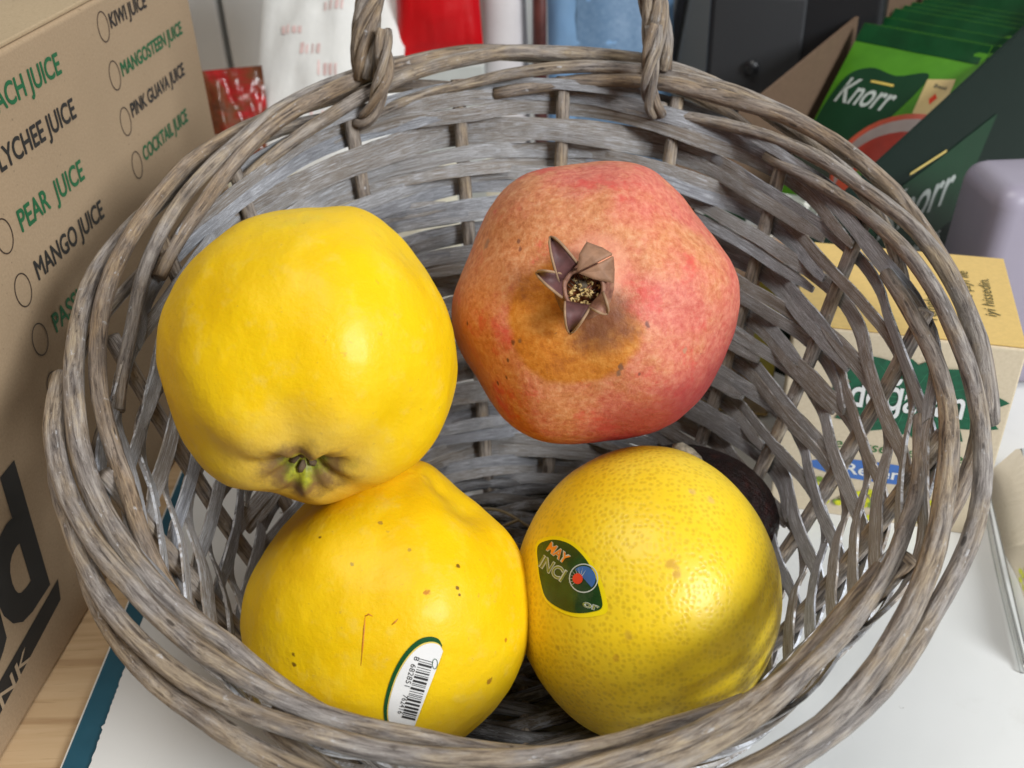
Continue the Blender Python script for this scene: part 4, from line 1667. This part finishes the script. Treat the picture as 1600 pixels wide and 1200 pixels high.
# white carton under / beside it
t = thing('white_bottle', (.012, .78, 0), 'white plastic bottle with pink label beyond the basket beside the red pouch', 'bottle')
pts = [(.0, .027), (.004, .030), (.09, .030), (.15, .028), (.19, .020), (.20, .012), (.23, .012)]
V, F = [], []
for z, r in pts:
    for i in range(28):
        a = 2 * math.pi * i / 28
        V.append((.004 + r * .62 * math.cos(a), .785 + r * .62 * math.sin(a), z + .001))
for i in range(len(pts) - 1):
    for j in range(28):
        F.append((i * 28 + j, i * 28 + (j + 1) % 28, (i + 1) * 28 + (j + 1) % 28, (i + 1) * 28 + j))
obj('body', mesh('body', V, F), flat('milky_plastic', (.66, .62, .62), .35, .05), t)
t = thing('brown_stick', (.033, .775, 0), 'slim dark brown stick standing between white bottle and blue pouch', 'stick')
tube_obj('stick', [(.030, .765, .002), (.0305, .765, .12), (.032, .765, .26)], .0052, flat('dark_brown', (.10, .03, .025), .4, .4, 60), t, 8, .2, 3)
# blue pouch
t = thing('blue_pouch', (.085, .77, 0), 'light blue packet with a denim-blue centre panel beyond the back rim', 'packet')
Mx = lean_frame((.084, .762, .001), R(0), R(8))
ob, bv = pouch('packet', .100, .26, .035, foil('light_blue_foil', [(.3, (.17, .32, .55)), (.7, (.25, .42, .64))], .35, 12, .3), t, Mx, 14, .003)
obj('centre_panel', conform(strip_rect(-.026, .02, .026, .24, 10, 14), bv, .0008), foil('denim_blue', [(.3, (.11, .20, .33)), (.7, (.17, .27, .40))], .45, 300, .3), t, Mx)

# black loudspeaker with grey side, tilted
t = thing('black_speaker', (.2, .72, 0), 'matte black box with rounded edges behind the basket, left of the display carton', 'speaker box')
Mx = frame((.128, .725, .002), (.97, .08, .22), (-.05, .99, 0))
k = NT('black_plastic')
k.col((.016, .016, .018))
k.set(Roughness=.42)
k.bump(k.noise(k.coord(), 900, 3), .2, .0004)
Mx = Matrix.Translation((.146, .725, .001)) @ Matrix.Rotation(R(-24), 4, 'Z')
obj('body', box_mesh('body', .115, .10, .17, .005, 4), k.m, t, Mx)
obj('grille', box_mesh('grille', .062, .004, .155, .002, 3), flat('charcoal_cloth', (.032, .033, .036), .7, .15, 900, bump=.3), t, Mx @ Matrix.Translation((.004, -.0035, .007)))
V, F, U = tube([(.034, -.0045, .115), (.034, -.0062, .115)], .005, 16)
obj('knob', mesh('knob', V, F, U), k.m, t, Mx)
t = thing('grey_case', (.12, .78, 0), 'grey metal case between the blue packet and the black speaker', 'case')
obj('body', box_mesh('body', .10, .05, .30, .004, 3), flat('grey_metal', (.30, .31, .31), .4, .05, 20), t, Matrix.Translation((.135, .845, .001)) @ Matrix.Rotation(R(8), 4, 'Y'))
obj('edge_trim', box_mesh('edge_trim', .008, .054, .30, .002, 2), flat('dark_trim', (.06, .06, .065), .4), t, Matrix.Translation((.125, .843, .001)) @ Matrix.Rotation(R(8), 4, 'Y'))

# cream packets lying behind the basket, seen through the weave
M_CRM = foil('cream_film', [(.3, (.58, .54, .42)), (.7, (.72, .68, .56))], .3, 16, .4)
for i, (b, yaw, ln, wd, ht, lab) in enumerate((((-.075, .530, .012), R(6), R(52), .11, .12, 'cream film packet behind the basket, seen through the left of the back wall'),
                                             ((.022, .545, .012), R(-5), R(56), .085, .12, 'cream film packet with yellow print, seen through the middle of the back wall'))):
    t = thing('film_packet', (b[0], b[1], 0), lab, 'packet', 'cream packets behind the basket')
    Mx = lean_frame(b, yaw, ln)
    ob, bv = pouch('packet', wd, ht, .030, M_CRM, t, Mx, 20 + i, .005)
    if i:
        obj('yellow_print', conform(strip_rect(-.026, .03, .026, .055, 8, 5), bv, .0008), flat('lime_print', (.48, .46, .02), .4, .1), t, Mx)
        obj('green_print', conform(strip_rect(-.026, .075, .0, .085, 8, 3), bv, .0008), flat('grass_print', (.06, .20, .03), .4, .1), t, Mx)
    else:
        obj('green_dot', conform(poly_mesh(el(.035, .04, .006, .005), 2), bv, .0008), flat('grass_print2', (.03, .20, .02), .4, .1), t, Mx)
# clear bag with green and red sweets
t = thing('clear_bag', (.125, .53, 0), 'clear crumpled plastic bag with green and red print behind the basket', 'bag')
Mx = lean_frame((.132, .520, .004), R(-28), R(35))
ob, bv = pouch('bag', .085, .095, .030, clear_mat('crumpled_film', (.93, .95, .92), .1, .42), t, Mx, 31, .008)
for i, (x, y, r, mt) in enumerate(((-.02, .070, .012, M_MIDGREEN), (.012, .055, .010, M_LEAFG), (.02, .075, .009, M_RED), (.022, .035, .010, M_RED), (-.024, .035, .011, M_LEAFG))):
    obj('printed_blot', conform(poly_mesh([(r * math.cos(a) * (1 + .4 * math.sin(3 * a + i)), r * .7 * math.sin(a)) for a in [2 * math.pi * q / 18 for q in range(18)]], 2), bv, .0009, (x, y)), mt, t, Mx)
# biscuit pack between pomegranate and tea box
t = thing('biscuit_pack', (.10, .46, 0), 'clear tray of orange-brown biscuits between basket and tea box', 'biscuit pack')
Mx = Matrix.Translation((.088, .462, .002)) @ Matrix.Rotation(R(-17), 4, 'Z')
obj('tray', box_mesh('tray', .052, .052, .010, .002), flat('gold_tray', (.55, .36, .10), .3, .1), t, Mx)
M_BISC = flat('golden_biscuit', (.50, .26, .085), .7, .3, 120, bump=.5)
for i in range(3):
    for j in range(3):
        for z in range(3):
            obj('biscuit', box_mesh('biscuit', .0150, .0150, .0240, .003, 3), M_BISC, t, Mx @ Matrix.Translation((.002 + i * .0165, .002 + j * .0165, .0105 + z * .0245)))
obj('film', box_mesh('film', .053, .053, .088, .003), clear_mat('biscuit_film', (.98, .95, .88), .08, .10), t, Mx @ Matrix.Translation((-.0005, -.0005, .0008)))
obj('yellow_label', box_mesh('yellow_label', .012, .0006, .07, 0), flat('mustard_print', (.40, .33, .02), .4, .2), t, Mx @ Matrix.Translation((.040, -.0016, .012)))
